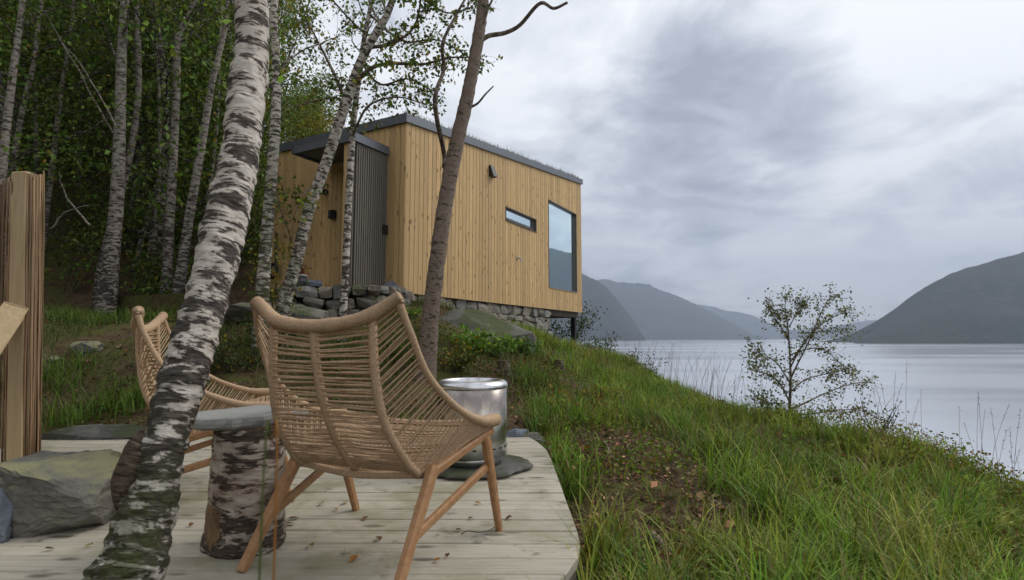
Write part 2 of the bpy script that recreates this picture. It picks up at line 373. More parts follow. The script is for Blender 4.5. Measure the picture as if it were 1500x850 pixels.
def m_ground():
    n = N('forest_soil', .95, .1); p = n.coord('pos'); a = n.noise(p, .9, 6, .62, .4); b = n.noise(p, 9.0, 6, .7); d = n.noise(p, 42.0, 4, .7)
    c = n.mix(n.rng(b, .35, .65), (.055, .036, .022), (.115, .078, .048)); c = n.mix(n.rng(d, .5, .68, 0, .8), c, (.185, .125, .075))
    c = n.mix(n.math('MULTIPLY', n.rng(a, .43, .58), n.rng(b, .36, .58)), c, (.085, .095, .024)); c = n.mix(n.rng(d, .25, .38, .8, 0), c, (.02, .016, .012))
    n.color(c); n.bump(n.math('ADD', b, d), .8, .03); M['soil'] = n.m
    n = N('wooded_slope', 1.0, .05); p = n.coord('pos'); a = n.noise(p, .004, 6, .6); b = n.noise(p, .035, 5, .75); v = n.vor(p, .07)
    c = n.mix(n.rng(a, .38, .62), (.014, .022, .018), (.032, .038, .028)); c = n.mix(n.rng(b, .46, .70), c, (.055, .052, .034)); c = n.mix(n.rng(v, .25, .6, .55, 0), c, (.014, .022, .012))
    n.color(c); n.bump(n.math('ADD', b, v), .6, 4.0); M['slope'] = n.m
    n = N('lake', .10, .5); p = n.coord('pos'); n.b.inputs['Base Color'].default_value = (.46, .49, .54, 1); n.b.inputs['IOR'].default_value = 1.33  # pale base colour paints in the bright sky reflection on the water
    w1 = n.noise(n.scale(p, (.55, 1.0, 1)), 1.3, 6, .62, .3); w2 = n.noise(n.scale(p, (.10, .25, 1)), .55, 4, .6, .3); w3 = n.noise(n.scale(p, (.004, .018, 1)), 1.0, 3, .5)
    n.bump(n.math('ADD', w1, n.math('MULTIPLY', w2, 1.8)), .30, .10); n.rough(n.rng(w3, .4, .62, .12, .20)); M['lake'] = n.m
m_ground()

# ------------------------------------------------------------------ the cabin's place (needed by the terrain)
WATER = CAMZ - 12.0
B1 = P(591, 427.5, 8.8); ZB = B1[2]
_r = ray(853, 457.5); B2 = CAM + _r * ((ZB - CAMZ) / _r[2])
HL = math.hypot(B2[0] - B1[0], B2[1] - B1[1])
HU = np.array(((B2[0] - B1[0]) / HL, (B2[1] - B1[1]) / HL, 0)); HN = np.array((HU[1], -HU[0], 0)); UPV = np.array((0, 0, 1.0))
ZT1 = P(597, 167, B1[1])[2]; ZT2 = P(854, 263, B2[1])[2]

# ------------------------------------------------------------------ ground
CP = []                                                            # (x, y, z) read off the photograph
for px, py, d in ((1500, 745, 3.6), (1400, 690, 4.5), (1280, 640, 5.5), (1160, 625, 6.6), (1060, 600, 7.8), (1000, 580, 9.0), (945, 550, 11.0), (900, 523, 13.5),
                  (1300, 850, 2.25), (1000, 850, 2.0), (1150, 740, 3.0), (950, 740, 2.9), (900, 680, 3.6), (1000, 640, 4.8), (880, 615, 5.2), (810, 590, 5.9), (800, 545, 7.6),
                  (860, 540, 10.0), (760, 528, 7.8), (690, 505, 7.2), (620, 520, 6.2), (560, 500, 6.9), (842, 525, 15.0),
                  (430, 474, 7.0), (510, 470, 7.2), (585, 462, 7.7), (360, 495, 6.0), (300, 500, 5.8), (130, 492, 6.2), (60, 500, 5.8), (230, 470, 7.6), (150, 465, 8.6), (60, 450, 8.6), (245, 452, 9.2),
                  (140, 570, 4.9), (60, 575, 4.8), (240, 560, 5.0), (330, 545, 5.1), (480, 545, 5.4)):
    CP.append(P(px, py, d))
CP += [np.array(q, float) for q in ((-3.2, 4.35, .05), (-2, 4.3, .05), (-1, 4.45, .02), (0, 4.4, -.04), (.45, 3.6, -.10), (.5, 2.4, -.14), (.35, 1.5, -.22), (1.5, .5, -.42), (3, .5, -.6), (0, .5, -.25), (-1.2, .7, -.2), (-3, .5, -.1), (-3.6, 2.5, -.05),
      (-3, 3, -.2), (-1.5, 3, -.22), (0, 3, -.22), (-3, 1.8, -.2), (-1.2, 1.6, -.2), (-5.5, 3.5, .45), (-6, 1, .5), (-9, 2, 2.2), (-9, 6, 3.0), (-9, 10, 3.4), (-9, 15, 4.2), (-5, 13, 2.1), (-4, 10.5, 1.6), (-1, 15, 1.4), (-2, 11, 1.42), (-5, 16.5, 2.3), (0.4, 16.5, 1.0))]
for px, py in ((615, 446), (660, 456), (700, 464), (750, 484), (800, 508), (845, 520)): CP.append(on_plane(px, py, B1 + HN * .35, HN))
for s_, d_ in ((.5, -1.5), (3, -1.5), (5, -1.5)): CP.append(np.array([*(B1 + HU * s_ + HN * d_)[:2], ZB - .35 - .1 * s_]))
CP = np.array(CP)
def _phi(r2): return np.where(r2 > 1e-9, .5 * r2 * np.log(np.maximum(r2, 1e-9)), 0)
_n = len(CP); _K = np.zeros((_n + 3, _n + 3))
_K[:_n, :_n] = _phi(((CP[:, None, :2] - CP[None, :, :2]) ** 2).sum(-1)) + np.eye(_n) * .05
_K[:_n, _n:] = np.c_[np.ones(_n), CP[:, :2]]; _K[_n:, :_n] = _K[:_n, _n:].T
_W = np.linalg.solve(_K, np.r_[CP[:, 2], 0, 0, 0])
CREST = np.array([(P(px, py, d)[1], P(px, py, d)[0]) for px, py, d in ((1500, 745, 3.6), (1400, 690, 4.5), (1280, 634, 5.5), (1160, 618, 6.6), (1060, 590, 7.8), (1000, 568, 9.0), (945, 535, 11.0), (900, 506, 13.5))])
def crest_x(y): return np.interp(y, np.r_[-30, 1.5, CREST[:, 0], 16, 30, 400], np.r_[3.6, 3.5, CREST[:, 1], 2.6, 3.5, -60])
def H(x, y, rough=True):
    x = np.asarray(x, float); y = np.asarray(y, float); sh = x.shape; x = x.ravel(); y = y.ravel()
    cx = crest_x(y); xa = np.clip(x, -9, np.minimum(cx, 4.2)); ya = np.clip(y, .3, 16.5)
    z = np.zeros_like(x)
    for s in range(0, len(x), 20000):
        e = slice(s, s + 20000); q = _phi((xa[e, None] - CP[None, :, 0]) ** 2 + (ya[e, None] - CP[None, :, 1]) ** 2)
        z[e] = q @ _W[:_n] + _W[_n] + _W[_n + 1] * xa[e] + _W[_n + 2] * ya[e]
    left = np.maximum(-9 - x, 0); z = z + .62 * left * (1 - sstep(300, 900, left) * .35)
    t = np.maximum(x - cx, 0); z = z - (1.05 * t * t / (t + .8))
    z = np.maximum(z, WATER - 2.0)
    if rough:
        p3 = np.stack([x, y, np.zeros_like(x)], -1)
        z = z + fbm(p3 * 1.3, 4, 3) * .05 * (1 - .85 * ((x > -3.3) & (x < .4) & (y > 1.2) & (y < 4.2)))
        z = z + fbm(p3 * .06, 3, 9) * np.clip(left * .05, 0, 2.5)
    return z.reshape(sh)
def axis(lo, a, b, hi, step, grow=1.16):
    c = list(np.arange(a, b, step)); s = step; v = a; L = []
    while v > lo: s *= grow; v -= s; L.append(v)
    s = step; v = c[-1]; Rr = []
    while v < hi: s *= grow; v += s; Rr.append(v)
    return np.array(L[::-1] + c + Rr)
gx = axis(-900, -7, 5, 40, .09); gy = axis(-120, .2, 17, 1500, .09)
GX, GY = np.meshgrid(gx, gy); GZ = H(GX, GY)
nx, ny = len(gx), len(gy); i_ = (np.arange(ny - 1)[:, None] * nx + np.arange(nx - 1)[None]).ravel()
g = MB().add(np.stack([GX, GY, GZ], -1).reshape(-1, 3), np.stack([i_, i_ + 1, i_ + nx + 1, i_ + nx], -1))
tag(g.build('ground', M['soil'], smooth=True), 'brown mossy soil of the slope above the lake', 'ground', kind='structure')

# ------------------------------------------------------------------ lake and mountains
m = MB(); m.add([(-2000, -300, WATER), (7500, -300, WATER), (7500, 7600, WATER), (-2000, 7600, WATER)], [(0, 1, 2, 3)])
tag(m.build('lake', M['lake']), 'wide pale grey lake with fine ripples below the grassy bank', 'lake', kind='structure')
def mountain(label, Y, ridge, depth, seed, cols=220, rows=46, rough=.10):
    ridge = np.array(ridge, float); px = np.linspace(ridge[0, 0], ridge[-1, 0], cols); py = np.interp(px, ridge[:, 0], ridge[:, 1])
    X0 = (px - CX) / F * Y; t = np.linspace(0, 1.5, rows)[:, None]
    Yr = Y + depth; zr = np.array([P(a, b, Yr)[2] for a, b in zip(px, py)]) - WATER; zr = np.maximum(zr, 0)
    k = np.where(t <= 1, Y + depth * t, Yr + depth * (t - 1)); xs = (px - CX)[None] / F * np.minimum(k, Yr)
    p3 = np.stack([xs / 900, k / 900 + 0 * xs, np.zeros_like(xs)], -1)
    prof = np.where(t <= 1, np.clip(t, 0, 1), np.cos((t - 1) * np.pi) * .9 + .1)
    gul = fbm(p3 * 2.2, 5, seed) * rough * np.sin(np.clip(t, 0, 1) * np.pi) + fbm(p3 * 9, 3, seed + 5) * .03 * sstep(0, .12, t) + vnoise(p3 * 70, seed + 9) * .010 * sstep(0, .1, t)
    z = WATER - 1.5 + zr[None] * np.clip(prof + gul, 0, 2) + np.where(t > 0, 1.5, 0) * (zr[None] > .5)
    r_ = (np.arange(rows - 1)[:, None] * cols + np.arange(cols - 1)[None]).ravel()
    mm = MB().add(np.stack([xs, k + 0 * xs, z], -1).reshape(-1, 3), np.stack([r_, r_ + 1, r_ + cols + 1, r_ + cols], -1))
    return tag(mm.build('mountain', M['slope'], smooth=True), label, 'mountain', kind='structure')
mountain('dark wooded mountain rising straight from the right shore into cloud', 1180, [(1246, 503), (1270, 490), (1290, 476), (1310, 462), (1330, 448), (1350, 432), (1372, 416), (1400, 401), (1430, 391), (1460, 383), (1500, 375), (1560, 358), (1650, 330), (1750, 290), (1900, 262), (2200, 240), (2700, 260), (3600, 200)], 420, 3, 300)
mountain('green mountain side falling to the lake beside the cabin post', 2600, [(560, 330), (760, 362), (853, 402), (880, 416), (900, 432), (920, 458), (935, 482), (946, 498)], 500, 11)
mountain('long grey green ridge across the lake dropping to a point', 4300, [(700, 400), (860, 414), (885, 411), (915, 412), (950, 417), (985, 432), (1020, 445), (1050, 462), (1080, 478), (1100, 489), (1119, 498)], 800, 23)
mountain('faint pale mountain closing the far end of the lake', 6500, [(960, 440), (1040, 448), (1065, 455), (1080, 456), (1100, 462), (1120, 470), (1140, 480), (1160, 484), (1200, 482), (1235, 476), (1260, 471), (1290, 468), (1400, 450)], 700, 31)
hz = MB(); box8(hz, [(-2600, -420, WATER - 4.5), (7900, -420, WATER - 4.5), (7900, 8200, WATER - 4.5), (-2600, 8200, WATER - 4.5), (-2600, -420, 1150), (7900, -420, 1150), (7900, 8200, 1150), (-2600, 8200, 1150)])
hm = mat('haze'); hm.node_tree.nodes.clear(); pv = hm.node_tree.nodes.new('ShaderNodeVolumePrincipled'); ho = hm.node_tree.nodes.new('ShaderNodeOutputMaterial')
pv.inputs['Color'].default_value = (.68, .80, 1.0, 1); pv.inputs['Density'].default_value = 2.0e-4; pv.inputs['Anisotropy'].default_value = .2
hm.node_tree.links.new(pv.outputs[0], ho.inputs['Volume'])
tag(hz.build('haze', hm), 'thin pale damp air over the lake', 'haze', kind='stuff')
# ------------------------------------------------------------------ stones
def stone_mesh(m, c, ax, seed, amp=.11, cuts=5):
    """26-vertex irregular block: centre c, half axes ax (3 vectors)"""
    r = np.random.default_rng(seed); q = np.array([(a, b, d) for a in (-1, 0, 1) for b in (-1, 0, 1) for d in (-1, 0, 1) if (a, b, d) != (0, 0, 0)], float)
    idx = {tuple(k.astype(int)): i for i, k in enumerate(q)}
    F4 = []
    for axn in range(3):
        for s in (-1, 1):
            o = [k for k in range(3) if k != axn]
            for a in (-1, 0):
                for b in (-1, 0):
                    f = []
                    for da, db in ((0, 0), (1, 0), (1, 1), (0, 1)):
                        k = [0, 0, 0]; k[axn] = s; k[o[0]] = a + da; k[o[1]] = b + db; f.append(idx[tuple(k)])
                    F4.append(f if (s > 0) ^ (axn == 1) else f[::-1])
    nn = np.abs(q).sum(1); q = q * np.where(nn == 3, .92, np.where(nn == 2, .97, 1.0))[:, None] + r.normal(0, amp, q.shape) * .55
    for _ in range(cuts):
        n = r.normal(size=3); n /= np.linalg.norm(n); d = r.uniform(.85, 1.2); e = q @ n - d; q = q - np.maximum(e, 0)[:, None] * n
    return m.add(np.asarray(c) + q @ np.asarray(ax), F4)
def rock_mesh(m, c, size, seed, cuts=9, sub=4, rough=.05, rot=0.0, lo=.55, hi=.95, ball=1.25):
    r = np.random.default_rng(seed); bm = bmesh.new(); bmesh.ops.create_icosphere(bm, subdivisions=sub, radius=ball)
    v = np.array([tuple(q.co) for q in bm.verts]); t = [[q.index for q in f.verts] for f in bm.faces]; bm.free()
    for _ in range(cuts):
        n = r.normal(size=3); n /= np.linalg.norm(n); e = v @ n - r.uniform(lo, hi); v = v - np.maximum(e, 0)[:, None] * n
    v = np.clip(v, -1, 1) * (1 + .0 * v); v = v * (1 + fbm(v * 2.6, 4, seed)[:, None] * rough); v = v + fbm(v * np.array((2, 2, 9)), 3, seed + 3)[:, None] * rough * .5 + fbm(v * np.array((9, 9, 16)), 3, seed + 8)[:, None] * rough * .32
    v = v * np.asarray(size); cs, sn = math.cos(rot), math.sin(rot)
    v = np.stack([v[:, 0] * cs - v[:, 1] * sn, v[:, 0] * sn + v[:, 1] * cs, v[:, 2]], -1)
    return m.add(v + np.asarray(c), tris=t)
def slab_mesh(m, c, rx, ry, h, seed, rot=0.0, n=40, wob=.16, tilt=(0, 0)):
    th = np.arange(n) / n * 2 * np.pi; r = 1 + wob * fbm(np.stack([np.cos(th) * 1.4, np.sin(th) * 1.4, th * 0], -1), 4, seed) + .05 * fbm(np.stack([np.cos(th) * 7, np.sin(th) * 7, th * 0], -1), 2, seed + 1)
    rings = []
    for k, (s, z) in enumerate(((.5, 0), (.93, 0), (1.0, .25), (1.02, .6), (.985, .92), (.94, 1.0), (.7, 1.0), (.35, 1.0))):
        w = 1 + .02 * fbm(np.stack([np.cos(th) * 5, np.sin(th) * 5, th * 0 + k * 3.], -1), 3, seed + 7)
        x, y = np.cos(th) * rx * r * s * w, np.sin(th) * ry * r * s * w
        zz = z * h + .012 * h * fbm(np.stack([x * 6, y * 6, 0 * x], -1), 3, seed + 9)
        rings.append(np.stack([x * math.cos(rot) - y * math.sin(rot), x * math.sin(rot) + y * math.cos(rot), zz + tilt[0] * x + tilt[1] * y], -1))
    v = np.concatenate(rings) + np.asarray(c); K = len(rings); i = np.arange(K - 1)[:, None] * n; j = np.arange(n)[None]; k = (j + 1) % n
    return m.add(v, np.stack([i + j, i + k, i + n + k, i + n + j], -1).reshape(-1, 4), poly=[list(range(n))[::-1], list(range((K - 1) * n, K * n))])

# ------------------------------------------------------------------ cabin
cabin = thing('cabin', 'small flat-sided cabin clad in golden vertical boards with sloping sod roof', 'cabin', tuple(B1))
def W(s, d, z): return B1 + HU * s + HN * d + UPV * (z - ZB)       # s along the long wall, d outwards from it
def wbox(name, mt, s0, s1, d0, d1, z0, z1, parent=cabin, ch=.004, z1b=None):
    mm = MB()
    if z1b is None: cbox(mm, HU * (s1 - s0), HN * (d1 - d0), UPV * (z1 - z0), W(s0, d0, z0), ch)
    else: box8(mm, [W(s0, d0, z0), W(s1, d0, z0), W(s1, d1, z0), W(s0, d1, z0), W(s0, d0, z1), W(s1, d0, z1b), W(s1, d1, z1b), W(s0, d1, z1)])
    return mm.build(name, M[mt], parent)
def on_wall(px, py, d=0.0): p = on_plane(px, py, B1 + HN * d, HN); return float(np.dot(p - B1, HU)), float(p[2])
def on_left(px, py, s=0.0): p = on_plane(px, py, B1 + HU * s, HU); return float(np.dot(p - B1, HN)), float(p[2])
DEPTH = 3.35; FASC = .15
def ztop(s): return ZT1 + (ZT2 - ZT1) * s / HL
bs0, bz1 = on_wall(803, 292); bs1, _ = on_wall(844, 312); _, bz0 = on_wall(803, 421)
ss0, sz1 = on_wall(740.5, 302); ss1, _ = on_wall(785.5, 318); _, sz0 = on_wall(740.5, 323.5)
# lining with its openings, floor, roof, interior
T = .12
for a, b in ((0, ss0), (ss0, ss1), (ss1, bs0), (bs0, bs1), (bs1, HL)):
    hole = (sz0, sz1) if a == ss0 else (bz0, bz1) if a == bs0 else None
    if hole is None: wbox('wall', 'lining_dark', a, b, -T, -.026, ZB, ztop(a) - FASC, z1b=ztop(b) - FASC)
    else:
        wbox('wall', 'lining_dark', a, b, -T, -.026, ZB, hole[0]); wbox('wall', 'lining_dark', a, b, -T, -.026, hole[1], ztop(a) - FASC, z1b=ztop(b) - FASC)
wbox('floor', 'lining_dark', .03, HL - .02, -DEPTH + .03, -T - .002, ZB - .16, ZB + .10)
wbox('back_wall', 'interior_wall', .03, HL - .02, -DEPTH + .02, -DEPTH + .14, ZB + .104, ztop(0) - FASC, z1b=ztop(HL) - FASC)
wbox('end_wall', 'interior_wall', .026, .12, -DEPTH + .144, -T - .004, ZB + .104, ztop(0) - FASC - .004)
wbox('end_wall', 'interior_wall', HL - .12, HL - .004, -DEPTH + .144, -1.9, ZB + .104, ztop(HL) - FASC - .02)
# roof: sloping slab, grey metal edge, turf
rf = MB(); e = .05
def slab(mm, s0, s1, d0, d1, za, zb_):
    return box8(mm, [W(s0, d0, ztop(s0) + za), W(s1, d0, ztop(s1) + za), W(s1, d1, ztop(s1) + za), W(s0, d1, ztop(s0) + za), W(s0, d0, ztop(s0) + zb_), W(s1, d0, ztop(s1) + zb_), W(s1, d1, ztop(s1) + zb_), W(s0, d1, ztop(s0) + zb_)])
roof = slab(rf, .0, HL, -DEPTH, .0, -FASC + .004, -.03).build('roof', M['lining_dark'], cabin)
slab(MB(), -e, HL + e, .003, .045, -FASC, .0).build('roof_edge', M['roof_metal'], roof)
slab(MB(), -e, -.003, -DEPTH - e, .0, -FASC, .0).build('roof_edge', M['roof_metal'], roof)
slab(MB(), HL + .003, HL + e, -DEPTH - e, .0, -FASC, .0).build('roof_edge', M['roof_metal'], roof)
slab(MB(), .0, HL, -DEPTH, -.03, -.029, .025).build('sod', M['soil'], roof)
def tufts(n):
    mm = MB(); s = rng.uniform(0, HL, n); d = -rng.uniform(.0, 1, n) ** 2 * DEPTH * .9 - .02; h = rng.uniform(.03, .10, n) * (1 + (rng.random(n) < .06) * 1.2)
    p = B1 + s[:, None] * HU + d[:, None] * HN; p[:, 2] = ZT1 + (ZT2 - ZT1) * s / HL + .02
    a = rng.uniform(0, 6.28, n); w = np.stack([np.cos(a), np.sin(a), 0 * a], -1) * .006; tip = p + np.stack([rng.normal(0, .03, n), rng.normal(0, .03, n), h], -1)
    c = np.array((.06, .07, .025)) * rng.uniform(.6, 1.5, (n, 1)) + np.array((.05, .02, 0)) * rng.random((n, 1))
    mm.add(np.stack([p - w, p + w, tip], 1).reshape(-1, 3), tris=np.arange(3 * n).reshape(-1, 3), colr=np.repeat(c, 3, 0)); return mm
tag(tufts(5000).build('roof_plants', M['grass'], roof, attrs=True), kind='stuff')
# cladding: every board its own piece
def edges(keys, w=.121):
    out = []
    for a, b in zip(keys[:-1], keys[1:]):
        k = max(1, round((b - a) / w)); out += [a + (b - a) * i / k for i in range(k)]
    return out + [keys[-1]]
r_ = np.random.default_rng(5)
def board(o, along, nrm, w, z0, za, zb_, j=0.0):
    """one vertical board, chamfered front edges, sloping top"""
    t0, t1, c, g = -.024, .0 + j, .007, .0026
    a, b = along * g, along * (w - g); ai, bi = along * (g + c), along * (w - g - c)
    zc = lambda q: za + (zb_ - za) * q / w
    f = lambda v, d, z: o + v + nrm * d + UPV * (z - o[2])
    lo = [f(a, t0, z0), f(a, t1 - c, z0), f(ai, t1, z0), f(bi, t1, z0), f(b, t1 - c, z0), f(b, t0, z0)]
    hi = [f(a, t0, zc(g)), f(a, t1 - c, zc(g)), f(ai, t1, zc(g + c)), f(bi, t1, zc(w - g - c)), f(b, t1 - c, zc(w - g)), f(b, t0, zc(w - g))]
    q = [(i, (i + 1) % 6, 6 + (i + 1) % 6, 6 + i) for i in range(6)]
    return MB().add(lo + hi, q, poly=[[5, 4, 3, 2, 1, 0], [6, 7, 8, 9, 10, 11]]).build('board', M['larch_cladding'], cabin)
E = edges([0.004, ss0, ss1, bs0, bs1, HL - .004])
for a, b in zip(E[:-1], E[1:]):
    j = r_.uniform(0, .003); zt = lambda s: ztop(s) - FASC - .003; zb0 = ZB - .015
    hole = (sz0, sz1) if ss0 - 1e-6 <= a < ss1 - 1e-6 else (bz0, bz1) if bs0 - 1e-6 <= a < bs1 - 1e-6 else None
    if hole is None: board(W(a, 0, ZB), HU, HN, b - a, zb0, zt(a), zt(b), j)
    else: board(W(a, 0, ZB), HU, HN, b - a, zb0, hole[0], hole[0], j); board(W(a, 0, ZB), HU, HN, b - a, hole[1], zt(a), zt(b), j)
E = edges([0.0, DEPTH])
for a, b in zip(E[:-1], E[1:]): board(W(0, -a, ZB), -HN, -HU, b - a, ZB - .015, ztop(0) - FASC - .003, ztop(0) - FASC - .003, r_.uniform(0, .003))
# windows
def window(s0, s1, z0, z1, fw, reveal, sill, split=False):
    wroot = wbox('window', 'window_frame', s0 + .004, s0 + fw, -reveal - .06, -reveal, z0 + .004, z1 - .004)
    wbox('frame', 'window_frame', s1 - fw, s1 - .004, -reveal - .06, -reveal, z0 + .004, z1 - .004, wroot)
    wbox('frame', 'window_frame', s0 + fw + .001, s1 - fw - .001, -reveal - .06, -reveal, z1 - fw, z1 - .004, wroot); wbox('frame', 'window_frame', s0 + fw + .001, s1 - fw - .001, -reveal - .06, -reveal, z0 + .004, z0 + fw, wroot)
    wbox('pane', 'glass', s0 + fw, s1 - fw, -reveal - .035, -reveal - .015, z0 + fw, z1 - fw, wroot, .001)
    for sa, sb in ((s0 + .001, s0 + .018), (s1 - .018, s1 - .001)): wbox('reveal', 'window_frame', sa, sb, -reveal + .002, .006, z0 + .02, z1 - .02, wroot)
    wbox('reveal', 'window_frame', s0 + .001, s1 - .001, -reveal + .002, .006, z1 - .018, z1 - .001, wroot)
    wbox('sill', 'zinc' if sill else 'window_frame', s0 + .001, s1 - .001, -reveal + .002, .022, z0 + .001, z0 + .017, wroot)
    if split: wbox('sash', 'window_frame', s0 + fw + .004, s1 - fw - .004, -reveal - .012, -reveal + .012, z0 + fw + .002, z0 + fw + .05, wroot)
    return wroot
window(bs0, bs1, bz0, bz1, .034, .055, True); window(ss0, ss1, sz0, sz1, .05, .06, False, True)
# vent hood, tap, post
vs0, vz = on_wall(719, 251); vm = MB()
box8(vm, [W(vs0 - .085, .002, vz - .13), W(vs0 + .085, .002, vz - .13), W(vs0 + .085, .12, vz - .13), W(vs0 - .085, .12, vz - .13), W(vs0 - .085, .002, vz + .11), W(vs0 + .085, .002, vz + .11), W(vs0 + .085, .04, vz + .11), W(vs0 - .085, .04, vz + .11)])
vm.build('vent_hood', M['black_metal'], cabin)
ts, tz = on_wall(757, 379); tap = tube(MB(), smooth_path([W(ts, .002, tz), W(ts, .07, tz), W(ts, .11, tz - .02), W(ts, .115, tz - .08)], 9), .014, 8).build('tap', M['zinc'], cabin)
tube(MB(), [W(ts - .05, .07, tz + .04), W(ts + .05, .07, tz + .04)], .009, 6).build('tap_handle', M['zinc'], tap); tube(MB(), [W(ts, .002, tz), W(ts, .012, tz)], .035, 12).build('tap_plate', M['zinc'], tap)
ps, _ = on_wall(840, 457, -.25); q = W(ps, -.25, ZB)
wbox('steel_post', 'black_metal', ps - .06, ps + .06, -.31, -.19, float(H(np.array(q[0]), np.array(q[1]))) - .4, ZB - .165)
wbox('floor_beam', 'black_metal', HL - 2.2, HL - .05, -.33, -.17, ZB - .162, ZB - .02)
# entrance: slatted screen, canopy, lamps
d0, _ = on_left(567, 300); SCR = .78; d1 = d0 - .22
zs = P(517, 195, W(-SCR, d0, 0)[1])[2]
screen = wbox('slat_screen', 'lining_dark', -SCR + .02, -.03, d1 + .02, d0 - .02, ZB - .12, zs - .12)
ns = 15
for i in range(ns):
    a = -SCR + .045 + (SCR - .05) * i / ns; wbox('slat', 'slat_grey', a, a + .034, d0 - .018, d0 + .012, ZB - .12, zs - .14, screen, .003)
for i in range(3):
    a = d1 + .012 + (d0 - d1 - .01) * i / 3; wbox('board', 'slat_grey' if i == 2 else 'larch_cladding', -SCR - .004, -SCR + .018, a, a + .066, ZB - .12, zs - .14, screen, .003)
wbox('screen_cap', 'roof_metal', -SCR - .05, -.03, d1 - .02, d0 + .045, zs - .135, zs, screen)
d2, _ = on_left(432, 225, -SCR); canopy = wbox('canopy', 'soffit', -SCR - .01, -.03, d2 + .03, d1 - .025, zs - .09, zs - .02)
wbox('canopy_edge', 'roof_metal', -SCR - .05, -SCR - .012, d2, d1 - .024, zs - .13, zs, canopy); wbox('canopy_edge', 'roof_metal', -SCR - .05, -.03, d2 - .012, d2 + .028, zs - .132, zs + .003, canopy)
def lamp_box(px, py):
    dd, zz = on_left(px, py); mm = MB(); cbox(mm, HN * .085, -HU * .09, UPV * .13, W(-.028, dd - .04, zz - .06), .01); return mm.build('lamp_box', M['black_metal'], cabin)
lamp_box(566, 338); lamp_box(491, 316)
dd, zz = on_left(479, 282); lm = tube(MB(), smooth_path([W(-.03, dd, zz), W(-.16, dd, zz + .02), W(-.22, dd, zz + .0)], 8), .012, 8).build('barn_lamp', M['black_metal'], cabin)
lathe(MB(), [(.0, .02), (.03, .02), (.04, -.01), (.095, -.07), (.088, -.07), (.0, -.02)], W(-.22, dd, zz), 16).build('lamp_shade', M['black_metal'], lm, True)
tube(MB(), [W(-.025, dd, zz), W(-.05, dd, zz)], .055, 16).build('lamp_plate', M['black_metal'], lm)
dd, zz = on_left(407, 398); hr = MB(); th = np.linspace(0, 2 * np.pi, 25); c0 = W(-.10, dd, zz)
tube(hr, [c0 - HN * np.cos(t) * .11 + UPV * np.sin(t) * .13 for t in th], .03, 8, False); tube(hr, [c0 + UPV * .10 + HU * .04, c0 + UPV * .75 + HU * .04], .022, 8); hr.build('wall_fixture', M['black_metal'], cabin, True)  # black ring on a bar, an unidentified wall fixture

# ------------------------------------------------------------------ stone foundation under the long wall, dry stone wall at the entrance
def stone_wall(root, A, B, z_lo, z_hi, thick, mt, size, seed, out):
    """courses of single stones along A->B; z_lo, z_hi functions of 0..1"""
    r = np.random.default_rng(seed); A = np.asarray(A, float); B = np.asarray(B, float); L = np.linalg.norm((B - A)[:2]); u = (B - A) / L; u[2] = 0; k = 0
    zmin = min(z_lo(t) for t in np.linspace(0, 1, 9)); zmax = max(z_hi(t) for t in np.linspace(0, 1, 9)); z = zmax
    while z > zmin:
        h = size * r.uniform(.55, 1.0); s = -r.uniform(0, .5) * size
        while s < L:
            w = size * r.uniform(.8, 2.0); t = min(max((s + w / 2) / L, 0), 1); zt_ = z - (zmax - z_hi(t))
            if zt_ > z_lo(t):
                hh = h * r.uniform(.86, 1.08); c = A + u * (s + w / 2) + out * r.uniform(-.03, .03); c[2] = zt_ - h / 2 + r.normal(0, .008)
                roll = r.normal(0, .06); uu = u * math.cos(roll) + UPV * math.sin(roll); vv = UPV * math.cos(roll) - u * math.sin(roll)
                stone_mesh(MB(), c, [uu * w * .50, out * thick * .5, vv * hh * .50], seed * 1000 + k).build('stone', M[mt], root); k += 1
            s += w
        z -= h
    return k
S_END = on_wall(801, 470, -.12)[0]
fnd = thing('stone_foundation', 'narrow wall of small grey stones carrying the cabin floor', 'stone wall', tuple(W(0, -.12, ZB - .5)))
def gl(t): p = W(S_END * t, .05, 0); return float(H(np.array(p[0]), np.array(p[1]))) - .22
stone_wall(fnd, W(0, -.17, 0), W(S_END, -.17, 0), gl, lambda t: ZB - .02, .26, 'schist', .21, 41, HN)
mm = MB(); box8(mm, [W(.0, -.5, ZB - 1.6), W(S_END - .06, -.5, ZB - 1.6), W(S_END - .06, -.22, ZB - 1.6), W(.0, -.22, ZB - 1.6), W(.0, -.5, ZB - .165), W(S_END - .06, -.5, ZB - .165), W(S_END - .06, -.22, ZB - .165), W(.0, -.22, ZB - .165)]); mm.build('core', M['earth_core'], fnd)
mm = MB(); k = 0
for zz in np.arange(ZB - .12, ZB - 1.5, -.2):                      # return at the lake end
    stone_mesh(MB(), W(S_END - .02, -.42, zz), [HU * .10, HN * .16, UPV * .10], 900 + k).build('stone', M['schist'], fnd); k += 1
DA = P(412, 418, 7.25); DB = P(545, 416, 7.55); DC = P(588, 424, 8.35)
dsw = thing('dry_stone_wall', 'dry stone retaining wall of large dark blocks before the cabin entrance', 'stone wall', (DA[0], DA[1], DA[2] - .6))
